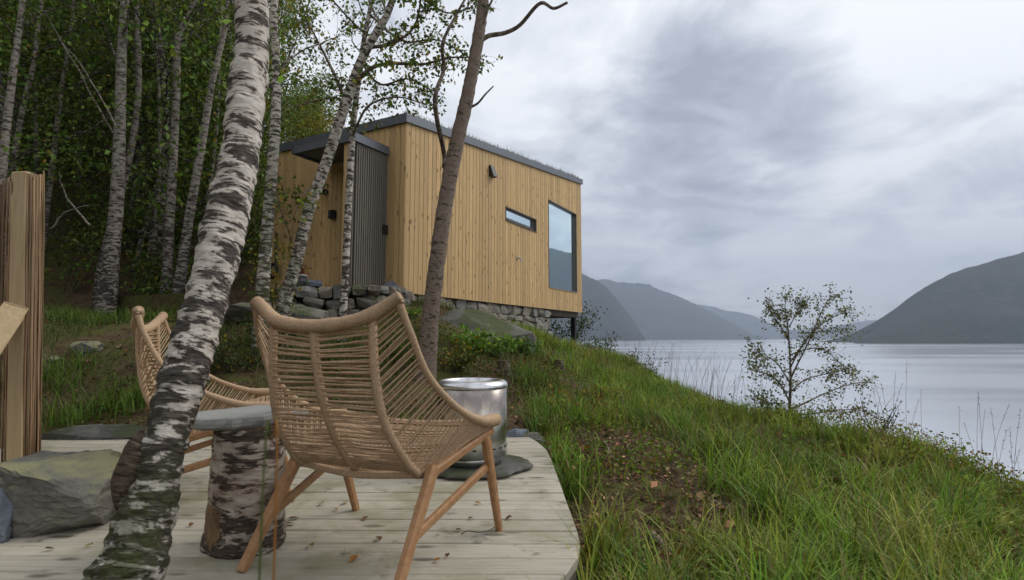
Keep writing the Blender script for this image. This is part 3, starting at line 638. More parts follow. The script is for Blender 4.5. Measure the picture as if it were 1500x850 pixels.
for A, B, sd in ((DA, DB, 51), (DB, DC, 52)):
    u = (B - A) / np.linalg.norm((B - A)[:2]); u[2] = 0; o = np.array((u[1], -u[0], 0))
    stone_wall(dsw, A, B, lambda t, A=A, B=B: float(H(*[np.array(v) for v in (A + (B - A) * t)[:2]])) - .15, lambda t, A=A, B=B: A[2] + (B[2] - A[2]) * t - .01, .34, 'wall_stone', .185, sd, o)
    mm = MB(); a = A - o * .08; b = B - o * .08; box8(mm, [(*(a - o * .3)[:2], .3), (*(b - o * .3)[:2], .3), (*b[:2], .3), (*a[:2], .3), (*(a - o * .3)[:2], A[2] - .05), (*(b - o * .3)[:2], B[2] - .06), (*b[:2], B[2] - .06), (*a[:2], A[2] - .05)]); mm.build('core', M['earth_core'], dsw)
for (px, py, d, w_, h_, rz) in ((574, 424, 8.1, .13, .10, .5), (455, 415, 7.4, .13, .05, .1)):
    c = P(px, py, d); u = np.array((math.cos(rz) * .8, .6, -math.sin(rz))); u /= np.linalg.norm(u); o = np.array((.5, -.85, 0)); o -= u * (o @ u); o /= np.linalg.norm(o)
    stone_mesh(MB(), c, [u * w_, o * .13, np.cross(u, o) * h_], int(px)).build('stone', M['blue_slate'], dsw)
mm = MB(); tp = [W(.0, -.0, 0), W(.0, -4.2, 0), W(-2.2, -4.2, 0), (DA[0] + .02, DA[1] + .2, 0), (DB[0] - .03, DB[1] + .22, 0)]
tp = [np.array((q[0], q[1], DA[2] - .03)) for q in tp]; n_ = len(tp); lo = [q - UPV * .9 for q in tp]
mm.add(tp + lo, poly=[list(range(n_)), list(range(n_, 2 * n_))[::-1]], quads=[(i, n_ + i, n_ + (i + 1) % n_, (i + 1) % n_) for i in range(n_)])
tag(mm.build('terrace', M['soil']), 'level earth terrace before the cabin door', 'terrace', kind='structure')
pp = P(437, 417, 7.75); pp[2] = DA[2] - .03
fp = thing('flower_pot', 'small grey pot with reddish plant beside the cabin entrance', 'plant pot', tuple(pp))
lathe(MB(), [(.0, .005), (.075, .005), (.11, .20), (.118, .20), (.118, .225), (.10, .225), (.095, .19), (.0, .18)], pp, 24).build('pot', M['pot_grey'], fp, True)
# ------------------------------------------------------------------ deck
OUT = np.array([(-3.35, 1.50), (-.1, 1.50), (.02, 1.55), (.125, 1.66), (.215, 1.88), (.242, 2.02), (.245, 2.14), (.235, 3.3), (.225, 3.62), (.19, 3.85), (.13, 4.08), (-3.35, 4.08)])
deck = thing('deck', 'weathered grey green wooden deck of horizontal planks with rounded corner', 'deck', (-1.5, 2.8, 0))
def xr(y): return float(np.interp(y, OUT[1:11, 1], OUT[1:11, 0]))
TILT = -.012                                                        # planks run very slightly askew
y = 1.50; bw = .1265; k = 0; rd = np.random.default_rng(3)
while y < 4.08 - .02:
    y0, y1 = y + .0037, min(y + bw, 4.08) - .0037; j = rd.uniform(-.0015, .0015); L0 = -3.35 + rd.uniform(-.02, .02)
    segs = [(L0, None)]
    if k % 3 == 1: segs = [(L0, -1.9 + rd.uniform(-.5, .3)), None]
    parts = [(L0, None)] if k % 3 != 1 else [(L0, segs[0][1] - .002), (segs[0][1] + .002, None)]
    for a, b in parts:
        xa0 = xa1 = a; c = .003
        xb0, xb1 = (xr(y0), xr(y1)) if b is None else (b, b)
        f = lambda x, yy, z: (x, yy + TILT * (x + 1.0) * -1 * 0 + TILT * (x + 1.0), z)
        lo = [f(xa0, y0, -.03), f(xb0, y0, -.03), f(xb1, y1, -.03), f(xa1, y1, -.03)]; md = [f(xa0, y0, -c + j), f(xb0, y0, -c + j), f(xb1, y1, -c + j), f(xa1, y1, -c + j)]
        hi = [f(xa0 + c, y0 + c, j), f(xb0 - c, y0 + c, j), f(xb1 - c, y1 - c, j), f(xa1 + c, y1 - c, j)]
        q = [(0, 3, 2, 1), (8, 9, 10, 11)] + [(i, (i + 1) % 4, 4 + (i + 1) % 4, 4 + i) for i in range(4)] + [(4 + i, 4 + (i + 1) % 4, 8 + (i + 1) % 4, 8 + i) for i in range(4)]
        MB().add(lo + md + hi, q).build('plank', M['deck_wood'], deck)
    y += bw; k += 1
mm = MB(); ed = smooth_path([(x_ - .015, y_ + TILT * (x_ + 1), 0) for x_, y_ in OUT[1:11]], 60); up = ed + [0, 0, -.032]; dn = ed + [0, 0, -.19]; inn = ed + np.array((-.025, 0, -.032)); ind = ed + np.array((-.025, 0, -.19))
n_ = 60; i = np.arange(n_ - 1); mm.add(np.concatenate([dn, up, inn, ind]), np.concatenate([np.stack([i + a * n_, i + 1 + a * n_, i + 1 + b * n_, i + b * n_], -1) for a, b in ((0, 1), (1, 2), (2, 3), (3, 0))]))
mm.build('fascia', M['slat_grey'], deck)
for xj in np.arange(-3.2, .1, .6): mm = MB(); cbox(mm, (.045, 0, 0), (0, 2.3, 0), (0, 0, .12), (xj, 1.7, -.151)); mm.build('joist', M['slat_grey'], deck)

# ------------------------------------------------------------------ armchairs: teak frame, shell wound from paper cord
def make_chair(label, loc, rz):
    t = thing('armchair', label, 'armchair', (0, 0, 0), 0, 'cord armchairs on the deck'); r = np.random.default_rng(12)
    V = lambda *a: np.array(a, float)
    def wound(name, pts, r0, n=150, parent=t, taper=None):
        p = smooth_path(pts, n); rad = r0 * (1 + .07 * np.where(np.arange(n) % 2, 1, -1)) * (1 + .05 * fbm(np.stack([np.arange(n) * .2, np.zeros(n), np.zeros(n)], -1), 2, int(r0 * 1e4)))
        if taper is not None: rad = rad * np.interp(np.linspace(0, 1, n), *taper)
        m = MB(); tube(m, p, rad, 12); return m.build(name, M['cord'], parent, True), p
    HW, TOPZ = .268, .825
    ARM = lambda s: [V(s * HW, -.235, TOPZ), V(s * .288, -.20, .735), V(s * .305, -.13, .612), V(s * .325, -.02, .520), V(s * .335, .10, .460), V(s * .343, .20, .430), V(s * .345, .305, .421)]
    arms = {s: smooth_path(ARM(s), 160) for s in (-1, 1)}
    top_pts = [V(-HW - .005, -.232, TOPZ + .012), V(-HW + .03, -.238, TOPZ - .008), V(-.15, -.262, TOPZ - .052), V(0, -.274, TOPZ - .070), V(.15, -.262, TOPZ - .052), V(HW - .03, -.238, TOPZ - .008), V(HW + .005, -.232, TOPZ + .012)]
    wound('top_rail', top_pts, .0205, 150)
    for s in (-1, 1): wound('arm_rail', ARM(s), .0125, 190, t, ([0, .1, .6, .8, .92, 1], [1.0, .85, .95, 1.3, 1.75, 1.8]))
    ribx = (-.185, 0.0, .185); ribs = []
    for x in ribx:
        zt = np.interp(abs(x), [0, .15, .24, .27], [TOPZ - .07, TOPZ - .052, TOPZ - .008, TOPZ]); k = x / .185
        yt = -.274 + .03 * k * k
        b, p = wound('rib', [V(x, yt, zt), V(x * 1.03, -.252 + .02 * k * k, .62), V(x * 1.10, -.195, .47), V(x * 1.20, -.105, .345), V(x * 1.25, -.045, .292)], .0132, 120, t); ribs.append(p)
    LOW = lambda s: [V(s * .232, -.045, .292), V(s * .262, .03, .318), V(s * .30, .14, .368), V(s * .338, .30, .405)]
    lows = {s: smooth_path(LOW(s), 80) for s in (-1, 1)}
    for s in (-1, 1): wound('seat_rail', LOW(s), .0095, 110)
    wound('back_seat_rail', [V(-.236, -.045, .292), V(0, -.06, .278), V(.236, -.045, .292)], .0115, 90)
    wound('front_rail', [V(-.338, .30, .412), V(0, .285, .392), V(.338, .30, .412)], .0135, 120)
    cords = MB(); cr = .0029
    def cord(a, b, sag=0.0, w=cr):
        p = np.linspace(0, 1, 4)[:, None]; q = a * (1 - p) + b * p; q[:, 2] -= sag * 4 * (p[:, 0] * (1 - p[:, 0])); tube(cords, q, w, 5, False)
    NB = 32
    for g in range(2):                                             # the back: zigzag between the three ribs
        A, B = ribs[g], ribs[g + 1]
        for k in range(NB):
            u = .055 + .9 * k / NB; du = .9 / NB * .5
            f = lambda P_, w_, o: P_[int(np.clip(w_, 0, 1) * (len(P_) - 1))] + V(0, o, 0)
            e_ = r.normal(0, .004); cord(f(A, u + e_, -.009), f(B, u + du * .6 + e_, .008)); cord(f(A, u + du + r.normal(0, .004), .009), f(B, u - du * .1, -.009)); cord(f(A, u + du * .5, -.008), f(B, u + du * .55 + r.normal(0, .006), -.008))
    for s, R_ in ((-1, ribs[0]), (1, ribs[2])):                     # the flanks: fan from outer rib and seat rail up to the arm rail
        path = np.concatenate([R_[6:], lows[s][4:-2]]); D = np.r_[0, np.cumsum(np.linalg.norm(np.diff(path, axis=0), axis=1))]; D /= D[-1]
        NF = 46
        for k in range(NF):
            u = k / (NF - 1); i = int(np.clip(np.searchsorted(D, u), 0, len(path) - 1)); a = path[i]
            w_ = .02 + .95 * u ** .92; b = arms[s][int(np.clip(w_ + r.normal(0, .002), 0, 1) * 159)]
            cord(a + V(s * .006, -.004, 0), b + V(s * .006, 0, 0)); k % 3 == 0 and cord(a + V(-s * .006, .004, .004), b + V(-s * .006, 0, 0), 0, cr)
    NS = 72
    for k in range(NS):                                            # the seat: strung side to side, slightly slack
        u = k / (NS - 1); i = int(u * 79); i2 = int(np.clip(u + r.normal(0, .02), 0, 1) * 79); cord(lows[-1][i] + V(0, 0, .008), lows[1][i2] + V(0, 0, .008), .014 + .012 * math.sin(u * 3.1) + r.normal(0, .002))
        if k % 2: cord(lows[-1][i2] - V(0, 0, .006), lows[1][i] - V(0, 0, .006), .010)
    for k in range(30):                                            # seat run front to back
        x = -.30 + .60 * k / 29; cord(V(x * .76, -.047, .296), V(x * 1.08, .29, .398), .024)
    tag(cords.build('cord_weave', M['cord'], t, True), kind='stuff')
    def bar(name, a, b, w0, w1, side, parent=t):
        a, b = V(*a), V(*b); d = (b - a) / np.linalg.norm(b - a); x = V(1, 0, 0) - d * d[0]; x /= np.linalg.norm(x); yv = np.cross(d, x); m = MB()
        c = []
        for p, (wx, wy) in ((a, w0), (b, w1)):
            k = .22
            c += [p + x * wx * sx + yv * wy * sy for sx, sy in ((-.5, -.5 + k), (-.5 + k, -.5), (.5 - k, -.5), (.5, -.5 + k), (.5, .5 - k), (.5 - k, .5), (-.5 + k, .5), (-.5, .5 - k))]
        q = [(i, (i + 1) % 8, 8 + (i + 1) % 8, 8 + i) for i in range(8)]
        m.add(c, q, poly=[list(range(8))[::-1], list(range(8, 16))]); return m.build(name, M['teak'], parent)
    for s in (-1, 1):
        bar('leg', (s * .275, -.245, 0), (s * .268, -.02, .312), (.026, .034), (.032, .046), s)
        bar('leg', (s * .325, .39, 0), (s * .330, .245, .376), (.024, .030), (.030, .044), s)
        bar('side_bar', (s * .262, -.03, .292), (s * .338, .285, .386), (.026, .032), (.024, .026), s)
        bar('stretcher', (s * .272, -.152, .135), (s * .325, .295, .262), (.018, .030), (.018, .030), s)
    t.location = loc; t.rotation_euler = (0, 0, rz); return t
CH1 = (-.492, 1.886, 0); CH2 = (-1.46, 2.63, 0)
chair = make_chair('tan woven cord armchair standing with its back to the log table', CH1, math.atan2(-.36, .93))
chair['label'] = 'tan cord armchair in full view between the stump table and the deck edge'
dup(chair, CH2, math.atan2(-.92, .39), 1.0, 'tan cord armchair half hidden behind the leaning birch trunk')

# ------------------------------------------------------------------ birch log with slate top, rocks, fire pit
SC = np.array((-.93, 1.985, 0)); stump = thing('birch_stump', 'upright birch log section carrying a slate slab as a table', 'stump', tuple(SC))
def dlog(bk, s, rr):
    p = bk / .14 * np.array((1.1, 1.1, .6)); flare = .014 * np.exp(-(s / .09) ** 2)
    return .011 * fbm(p * np.array((1, 1, .5)), 3, 77) + .0035 * fbm(bk * np.array((34, 34, 50)), 4, 78) + flare
lp = smooth_path([SC, SC + (0, 0, .2), SC + (.005, 0, .412)], 70); kc = np.zeros((70, 3)); kc[:, 0] = np.interp(np.linspace(0, .412, 70), [0, .1, .22, .39], [.9, .6, .3, .75])
lg = MB(); tube(lg, lp, .120, 72, True, kc, disp=dlog); lo_ = lg.build('bark', M['log_bark'], stump, True, True)
bmx = MB(); tube(bmx, [SC + (.005, 0, .4122), SC + (.005, 0, .416)], .114, 40); bmx.build('cut_end', M['log_end'], stump)
mm = MB(); rb = np.random.default_rng(8); th = np.arange(22) / 22 * 2 * np.pi; rr_ = 1 + rb.normal(0, .16, 22)   # torn bark patch showing wood
da, dz = -2.15 + np.cos(th) * rr_ * .36, .095 + np.sin(th) * rr_ * .062
po = [SC + np.array((math.cos(a) * .1325, math.sin(a) * .1325, z)) for a, z in zip(da, dz)]; pi_ = [SC + np.array((math.cos(a) * .105, math.sin(a) * .105, z)) for a, z in zip(da, dz)]; pc = SC + np.array((math.cos(-2.15) * .1335, math.sin(-2.15) * .1335, .095))
mm.add(po + pi_ + [pc], quads=[(i, 22 + i, 22 + (i + 1) % 22, (i + 1) % 22) for i in range(22)], tris=[(44, i, (i + 1) % 22) for i in range(22)])
mm.build('bare_wood', M['log_end'], stump)
sl = MB(); slab_mesh(sl, (-.945, 2.00, .418), .168, .15, .040, 5, .12, 44, .20, (.02, .02)); tag(sl.build('slate_slab', M['table_slate'], None, False, at=(-.925, 2.0, .418)), 'thin pale grey slate slab lying on the birch log', 'stone slab')
FPC = np.array((-.225, 3.13, 0)); sl = MB(); slab_mesh(sl, FPC + (.02, -.02, .002), .345, .30, .028, 9, .2, 50, .16)
tag(sl.build('fire_pit_slab', M['dark_slate'], None, False, at=tuple(FPC)), 'dark uneven slate slab on the deck under the fire pit', 'stone slab')
fz = .031; fp_ = thing('fire_pit', 'round stainless steel fire pit with heat-tinted wall and polished rim', 'fire pit', (FPC[0], FPC[1], fz)); c = FPC + (0, 0, fz); rp = .196
lathe(MB(), [(.158, .0), (.166, .0), (.166, .062), (.158, .062)], c, 64).build('base_ring', M['steel'], fp_, True)
lathe(MB(), [(.15, .045), (rp - .006, .045), (rp, .052), (rp, .415), (rp - .004, .417)], c, 96).build('wall', M['steel'], fp_, True)
lathe(MB(), [(rp - .003, .414), (rp + .005, .416), (rp + .006, .424), (rp + .001, .440), (rp - .014, .452), (rp - .030, .455), (rp - .038, .448), (rp - .038, .40), (rp - .036, .06)], c, 96).build('rim', M['rim_steel'], fp_, True)
lathe(MB(), [(0, .395), (rp - .06, .405), (rp - .039, .40)], c, 48).build('grate', M['charcoal'], fp_)
for i in range(22):
    a = i / 22 * 2 * math.pi; d = np.array((math.cos(a), math.sin(a), 0)); tv = np.array((-d[1], d[0], 0)); mm = MB(); cbox(mm, tv * .020, d * .006, UPV * .0075, c + d * (rp - .004) - tv * .01 + UPV * .092, .001); mm.build('vent_slot', M['black_metal'], fp_)
def rock(name, label, px, py, d, size, seed, mt, rot=0.0, sink=.3, cuts=9, lo=.55, hi=.95, zc=None, ball=1.25):
    c = P(px, py, d); g = float(H(np.array(c[0]), np.array(c[1]))) if zc is None else zc; c[2] = g + size[2] * (1 - sink)
    m = MB(); rock_mesh(m, c, size, seed, cuts, 5 if ball > 1.5 else 4 if size[0] > .12 else 3, (.05 if ball < 1.5 else .06), rot, lo, hi, ball); return tag(m.build(name, M[mt], None, False, at=(c[0], c[1], c[2] - size[2])), label, 'rock')
rock('boulder', 'squarish mossy grey boulder on the deck beside the leaning birch', 104, 700, 2.22, (.180, .165, .135), 14, 'boulder_stone', .12, .12, 12, .86, 1.2, 0.0, 1.9)
rock('boulder', 'bluish grey rock beside the fence at the edge of the mossy boulder', -22, 760, 2.06, (.10, .11, .10), 22, 'blue_slate', .4, .2, 9, .75, 1.1, 0.0, 1.6)
rock('flat_rock', 'flat dark slate edging lying along the back of the deck', 140, 648, 4.05, (.42, .10, .07), 33, 'dark_slate', -.05, .25)
rock('flat_rock', 'blue grey slate leaning at the back corner of the deck', 752, 628, 4.2, (.10, .12, .06), 35, 'blue_slate', -.4, .2)
rock('flat_rock', 'pale lichened stone sunk in grass beside the deck corner', 772, 642, 4.15, (.13, .09, .05), 36, 'boulder_stone', -.2, .3)
for px, py, d, s, l in ((122, 505, 5.6, .16, 'grey stone half sunk in the brown bank behind the deck'), (80, 512, 5.4, .07, 'small pale stone lying on the brown bank by the reed fence')): rock('stone', l, px, py, d, (s, s * .8, s * .5), int(px), 'boulder_stone', .3, .5)
rock('bedrock_outcrop', 'smooth lichened bedrock hump below the cabin foundation', 700, 476, 8.2, (.95, .6, .36), 61, 'bedrock', .5, 1.12, 14, .55, .95)
rock('bedrock_outcrop', 'dark mossy bedrock ledge under the dry stone wall', 385, 478, 6.9, (.75, .45, .26), 62, 'bedrock', .1, .7, 14, .5, .9)
for px, py, d, l in ((737, 546, 6.3, 'rotten dark tree stump in the grass near the fire pit'), (818, 536, 8.0, 'rotten pale-topped tree stump in the tall grass near the cabin post')):
    c = P(px, py, d); c[2] = float(H(np.array(c[0]), np.array(c[1]))) - .05; m = MB()
    tube(m, smooth_path([c, c + (0, 0, .12), c + (.01, 0, .22)], 14), np.interp(np.linspace(0, 1, 14), [0, .3, 1], [.13, .09, .075]), 14, True, (1, .4, 0), disp=lambda b, s, r_: .02 * fbm(b * 14, 3, 5)); tag(m.build('rotten_stump', M['dark_bark'], None, False, True, at=tuple(c)), l, 'stump')

# ------------------------------------------------------------------ reed fence on the left
FP = P(27, 690, 2.97); FP[2] = 0
fence = thing('reed_fence', 'reed mat fence on square pine posts at the deck edge', 'fence', tuple(FP))
def fbox(name, mt, a, b, c_, o, ch=.004): m = MB(); cbox(m, a, b, c_, o, ch); return m.build(name, M[mt], fence)
fd = np.array((-.55, -.835, 0)); fn = np.array((.835, -.55, 0))     # the fence runs past the left of the frame towards the viewer
fbox('post', 'post_pine', (.088, 0, 0), (0, .088, 0), (0, 0, 1.70), (FP[0] - .044, FP[1] - .03, -.06), .006)
pa = P(40, 448, 2.93); pb = P(-70, 600, 2.55); dv = (pb - pa); x_ = np.array((.6, -.8, 0)); yv = np.cross(dv / np.linalg.norm(dv), x_); yv /= np.linalg.norm(yv)
fbox('brace', 'post_pine', dv, x_ * .045, yv * .10, pa - yv * .05 - x_ * .02, .004)
def reeds(p0, dirv, length, ztop_, seed, rad=(.0035, .0065)):
    r = np.random.default_rng(seed); m = MB(); s = 0
    while s < length:
        w = r.uniform(*rad); p = np.asarray(p0) + dirv * s + np.cross(dirv, UPV) * r.normal(0, .004); zt = ztop_ + r.normal(0, .018); cc = np.array((.30, .205, .115)) * r.uniform(.45, 1.35) * np.array((1, r.uniform(.9, 1.02), r.uniform(.75, 1.05)))
        z = np.linspace(.03, zt, 7); q = np.stack([p[0] + r.normal(0, .0022, 7), p[1] + r.normal(0, .0022, 7), z], -1); tube(m, q, w, 6, True, cc); s += w * 1.75
    return m
tag(reeds((FP[0] + .050, FP[1] + .075, 0), np.array((-1.0, 0.0, 0)), 1.06, 1.63, 4).build('reed_mat', M['reed'], fence, True, True), kind='stuff')
tag(reeds((FP[0] + .050, FP[1] - .02, 0), np.array((.05, 1.0, 0)), .09, 1.63, 5).build('reed_mat', M['reed'], fence, True, True), kind='stuff')
fence.rotation_euler = (0, -.062, 0)
for zz in (.45, 1.35): fbox('batten', 'post_pine', (-1.05, 0, 0), (0, .022, 0), (0, 0, .045), (FP[0] - .02, FP[1] + .0895, zz))
# ------------------------------------------------------------------ foliage helpers
def leaves(m, c, size, cols, r, droop=.3, shape=.62):
    n = len(c); size = np.broadcast_to(size, (n,))[:, None]
    d = r.normal(size=(n, 3)); d[:, 2] -= droop; d /= np.linalg.norm(d, axis=1, keepdims=True); s = np.cross(d, r.normal(size=(n, 3))); s /= np.linalg.norm(s, axis=1, keepdims=True) + 1e-9
    nn = np.cross(d, s); v = np.stack([c, c + d * size * .45 + s * size * shape * .5 + nn * size * .08, c + d * size, c + d * size * .45 - s * size * shape * .5 + nn * size * .08], 1)
    m.add(v.reshape(-1, 3), np.arange(4 * n).reshape(-1, 4), colr=np.repeat(cols, 4, 0))
def leafcol(r, n, base, yellow=.05, var=.45, ycol=(.30, .21, .03)):
    c = np.asarray(base) * np.exp(r.normal(0, var, (n, 1))) * r.uniform(.85, 1.15, (n, 3)); k = r.random(n) < yellow; c[k] = np.asarray(ycol) * r.uniform(.5, 1.2, (k.sum(), 1)); return np.clip(c, .004, .5)
GREEN = (.095, .135, .028); DARKG = (.090, .135, .028)
def branch(m, p, d, L, r0, r, n=6, wander=.25, lift=.0, sides=5, kc=(.9, 0, 0)):
    pts = [np.array(p, float)]; d = np.array(d, float); d /= np.linalg.norm(d)
    for k in range(n): d = d + r.normal(0, wander, 3) * .5 + np.array((0, 0, lift)); d /= np.linalg.norm(d); pts.append(pts[-1] + d * L / n)
    pts = np.array(pts); tube(m, pts, np.linspace(r0, r0 * .25, n + 1), sides, False, kc); return pts
def sprays(tm, lm, pts, r, n_twig, tl, leafn, lsize, base, yellow, droop=.5, spread=.05, tw_r=.0028):
    """side twigs along a limb, each carrying leaves"""
    for _ in range(n_twig):
        i = r.integers(1, len(pts)); a = pts[i]; d = pts[i] - pts[i - 1]; d = d / (np.linalg.norm(d) + 1e-9) + r.normal(0, .8, 3); d[2] -= droop * .4
        tw = branch(tm, a, d, tl * r.uniform(.5, 1.3), tw_r, r, 4, .35, -.06 * droop, 3)
        k = r.integers(max(1, leafn // 2), leafn * 2); t = r.uniform(.15, 1, k) * (len(tw) - 1); j = t.astype(int).clip(0, len(tw) - 2); f = (t - j)[:, None]
        leaves(lm, tw[j] * (1 - f) + tw[j + 1] * f + r.normal(0, spread, (k, 3)), lsize * r.uniform(.6, 1.2, k), leafcol(r, k, base, yellow), r, droop)
def tree(name, label, path_px, widths, bark='wood_bark', grow=3.0, seed=0, limbs=10, low=.45, spray=9, leafn=9, lsize=.055, base=GREEN, yellow=.04, group=None, darkness=(.9, .35, .3), foot=.0, sides=14, limb_len=1.3, cat='tree', steps=40, disp=None, moss=None, up=.12, twl=.42):
    """path_px: (px, py, distance) points up the trunk; the tree goes on above the frame by grow metres"""
    r = np.random.default_rng(seed + 100); p = [P(*q) for q in path_px]; wr = [w * .93 * q[2] / F / 2 * math.cos(math.atan((q[0] - CX) / F)) for w, q in zip(widths, path_px)]
    b = p[0].copy(); g = float(H(np.array(b[0]), np.array(b[1]))); 
    if b[2] > g - .05: b[2] = g - .12; p = [b] + p[(1 if abs(p[0][2] - g) < .1 else 0):]; wr = [wr[0] * 1.2] + wr[(1 if len(p) == len(path_px) else 0):]
    d = p[-1] - p[-2]; d = d / np.linalg.norm(d); d = d * .6 + UPV * .5
    if grow: p.append(p[-1] + d * grow * .5 + r.normal(0, .1, 3)); p.append(p[-1] + d * grow * .5 + r.normal(0, .15, 3)); wr += [wr[-1] * .6, .012]
    pt = smooth_path(p, steps); s = np.r_[0, np.cumsum(np.linalg.norm(np.diff(np.array(p), axis=0), axis=1))]; ps = np.interp(np.linspace(0, len(p) - 1, steps), np.arange(len(p)), s); rad = np.interp(ps, s, wr)
    t = thing(name, label, cat, tuple(p[0] + np.array((0, 0, .1))), 0, group); tm = MB(); hgt = ps / ps[-1]
    kc = np.zeros((steps, 3)); kc[:, 0] = np.interp(hgt, [0, .25, 1], darkness)
    if moss is not None: kc[:, 1] = np.interp(ps, *moss)
    tube(tm, pt, rad, sides, True, kc, disp=disp); lm = MB(); lb = MB()
    for k in range(limbs):
        h = low + (1 - low) * (k + r.random()) / limbs; i = int(np.clip(h * (steps - 1), 0, steps - 1)); a = r.uniform(0, 6.283); d = np.array((math.cos(a), math.sin(a), r.uniform(.25, 1.0)))
        bp = branch(tm, pt[i], d, limb_len * r.uniform(.6, 1.25) * (1.15 - .6 * h), max(rad[i] * .32, .006), r, 7, .28, up)
        sprays(tm, lm, bp, r, spray, twl, leafn, lsize, base, yellow)
    tm.build('trunk', M[bark], t, True, True)
    if lm.n: tag(lm.build('crown', M['leaf'], t, False, True), kind='stuff')
    return t

# ------------------------------------------------------------------ the leaning birch before the deck
def dbirch(bk, s, rr):
    th = np.arctan2(bk[..., 1], bk[..., 0]); k = np.exp(-((s - .42) / .16) ** 2)
    scar = .035 * np.exp(-((s - .40) / .14) ** 2) * np.exp(-(np.angle(np.exp(1j * (th - 3.3))) / .55) ** 2)
    return rr * .07 * fbm(bk * np.array((7, 7, 4)), 3, 8) + (.006 + .012 * np.exp(-(s / .5) ** 2)) * fbm(bk * np.array((22, 22, 46)), 4, 9) + scar + .03 * np.exp(-(s / .16) ** 2)
bt = tree('birch_tree', 'thick leaning birch with peeling white bark and mossy foot at the deck front', [(160, 965, 1.33), (203, 800, 1.42), (232, 690, 1.48), (262, 575, 1.56), (296, 460, 1.64), (327, 340, 1.74), (350, 230, 1.84), (363, 110, 1.95), (369, 0, 2.07)],
     [112, 96, 80, 75, 72, 71, 66, 59, 55], 'birch_bark', 6.0, 1, 10, .80, 8, 10, .045, GREEN, .05, None, (1.2, .68, .55), sides=96, steps=420, disp=dbirch, moss=([0, .5, .75, 1.0], [1.0, .75, .3, 0]))

fl = MB(); q = smooth_path([P(226, 622, 1.50), P(206, 655, 1.475), P(186, 700, 1.445), P(174, 750, 1.425)], 40)
tube(fl, q, .034 * np.sin(np.linspace(.12, 3.0, 40)) ** .7, 20, True, (1.3, .1, 0), disp=lambda b, s_, r_: .25 * r_ * fbm(b * np.array((30, 30, 18)), 4, 2)); flap = fl.build('bark_scar', M['dark_bark'], bt, True, True); flap['label'] = 'dark rough bark scar bulging from the trunk side'
# ------------------------------------------------------------------ birches round the cabin
tree('birch_tree', 'pale mossy birch directly behind the leaning trunk', [(383, 452, 5.6), (388, 380, 5.6), (396, 280, 5.62), (404, 170, 5.65), (404, 80, 5.7), (402, 0, 5.7)], [24, 21, 19, 17, 14, 13], 'birch_bark', 3.5, 2, 9, .5, 8, 9, .05, GREEN, .12, None, (1.0, .8, .5), moss=([0, 1.0, 2.2, 3], [.9, .6, .4, 0]))
t3 = tree('birch_tree', 'slender birch bending right across the cabin entrance', [(413, 462, 5.9), (432, 390, 5.9), (452, 310, 5.9), (478, 238, 5.9), (507, 150, 5.85), (531, 85, 5.8), (556, 40, 5.75), (575, 0, 5.7)], [22, 21, 19, 18, 17, 15, 13, 11], 'birch_bark', 2.5, 3, 6, .72, 8, 9, .05, GREEN, .06, None, (.95, .78, .75), moss=([0, 1, 2.5, 3.5], [.7, .45, .2, 0]))
t4 = tree('birch_tree', 'thin straight birch standing before the grey slatted screen', [(502, 470, 6.3), (505, 420, 6.3), (509, 330, 6.3), (514, 230, 6.3), (521, 150, 6.3), (533, 60, 6.3), (545, 0, 6.3)], [13, 12, 12, 11, 10, 8, 7], 'birch_bark', 2.2, 4, 7, .6, 7, 8, .05, GREEN, .05, None, (1.0, .85, .8))
t5 = tree('birch_tree', 'dark brown-barked birch crossing the sunny cabin wall', [(622, 548, 5.6), (630, 470, 5.6), (641, 380, 5.6), (652, 300, 5.6), (668, 215, 5.6), (684, 145, 5.6), (697, 75, 5.6), (708, 0, 5.6)], [31, 27, 26, 25, 24, 22, 20, 18], 'dark_bark', 2.2, 5, 5, .82, 6, 8, .05, GREEN, .05, None, (.6, .5, .45), disp=lambda b, s, r_: .006 * fbm(b * np.array((14, 14, 30)), 3, 4), sides=24, steps=120)
def limb_px(t, pts, w0, w1, seed, twigs=0, leafn=10, lsize=.055, twl=.28, bark='dark_bark', jit=.10, base=GREEN, yellow=.12, droop=.6):
    """an extra limb seen against the sky, with its twigs and leaves"""
    r = np.random.default_rng(seed); p = np.array([P(a, b, c) for a, b, c in pts]); p[1:, 1] += r.normal(0, jit, len(p) - 1); q = smooth_path(p, len(p) * 5); d = pts[0][2]; tm = MB(); lm = MB()
    tube(tm, q, np.linspace(w0, w1, len(q)) * d / F / 2, 6, True, (.8, 0, 0))
    if twigs: sprays(tm, lm, q, r, int(twigs * 1.5), twl, leafn, lsize, base, yellow, droop, .03)
    tm.build('branch', M[bark], t, True, True)
    if lm.n: tag(lm.build('leaf_spray', M['leaf'], t, False, True), kind='stuff')
limb_px(t5, [(702, 62, 5.6), (716, 50, 5.6), (740, 42, 5.6), (762, 34, 5.6), (790, 16, 5.55), (812, 5, 5.5), (832, 0, 5.5)], 8, 4, 1, 0)
limb_px(t5, [(688, 158, 5.6), (700, 150, 5.55), (711, 142, 5.5), (723, 129, 5.5)], 4, 2, 2, 0, bark='dark_bark')
limb_px(t5, [(651, 245, 5.6), (647, 215, 5.55), (642, 165, 5.5), (649, 100, 5.45), (649, 70, 5.4), (664, 35, 5.4), (682, 0, 5.4)], 8, 3.5, 3, 3, 5)
limb_px(t5, [(700, 60, 5.6), (713, 25, 5.6), (724, -5, 5.6)], 5, 3, 4, 0)
limb_px(t3, [(516, 128, 5.85), (545, 106, 5.8), (580, 102, 5.75), (620, 96, 5.7), (655, 82, 5.6), (690, 76, 5.6)], 7, 2, 5, 30, 9)
limb_px(t3, [(540, 70, 5.8), (575, 55, 5.7), (605, 20, 5.6), (625, -10, 5.6)], 6, 2, 6, 24, 9)
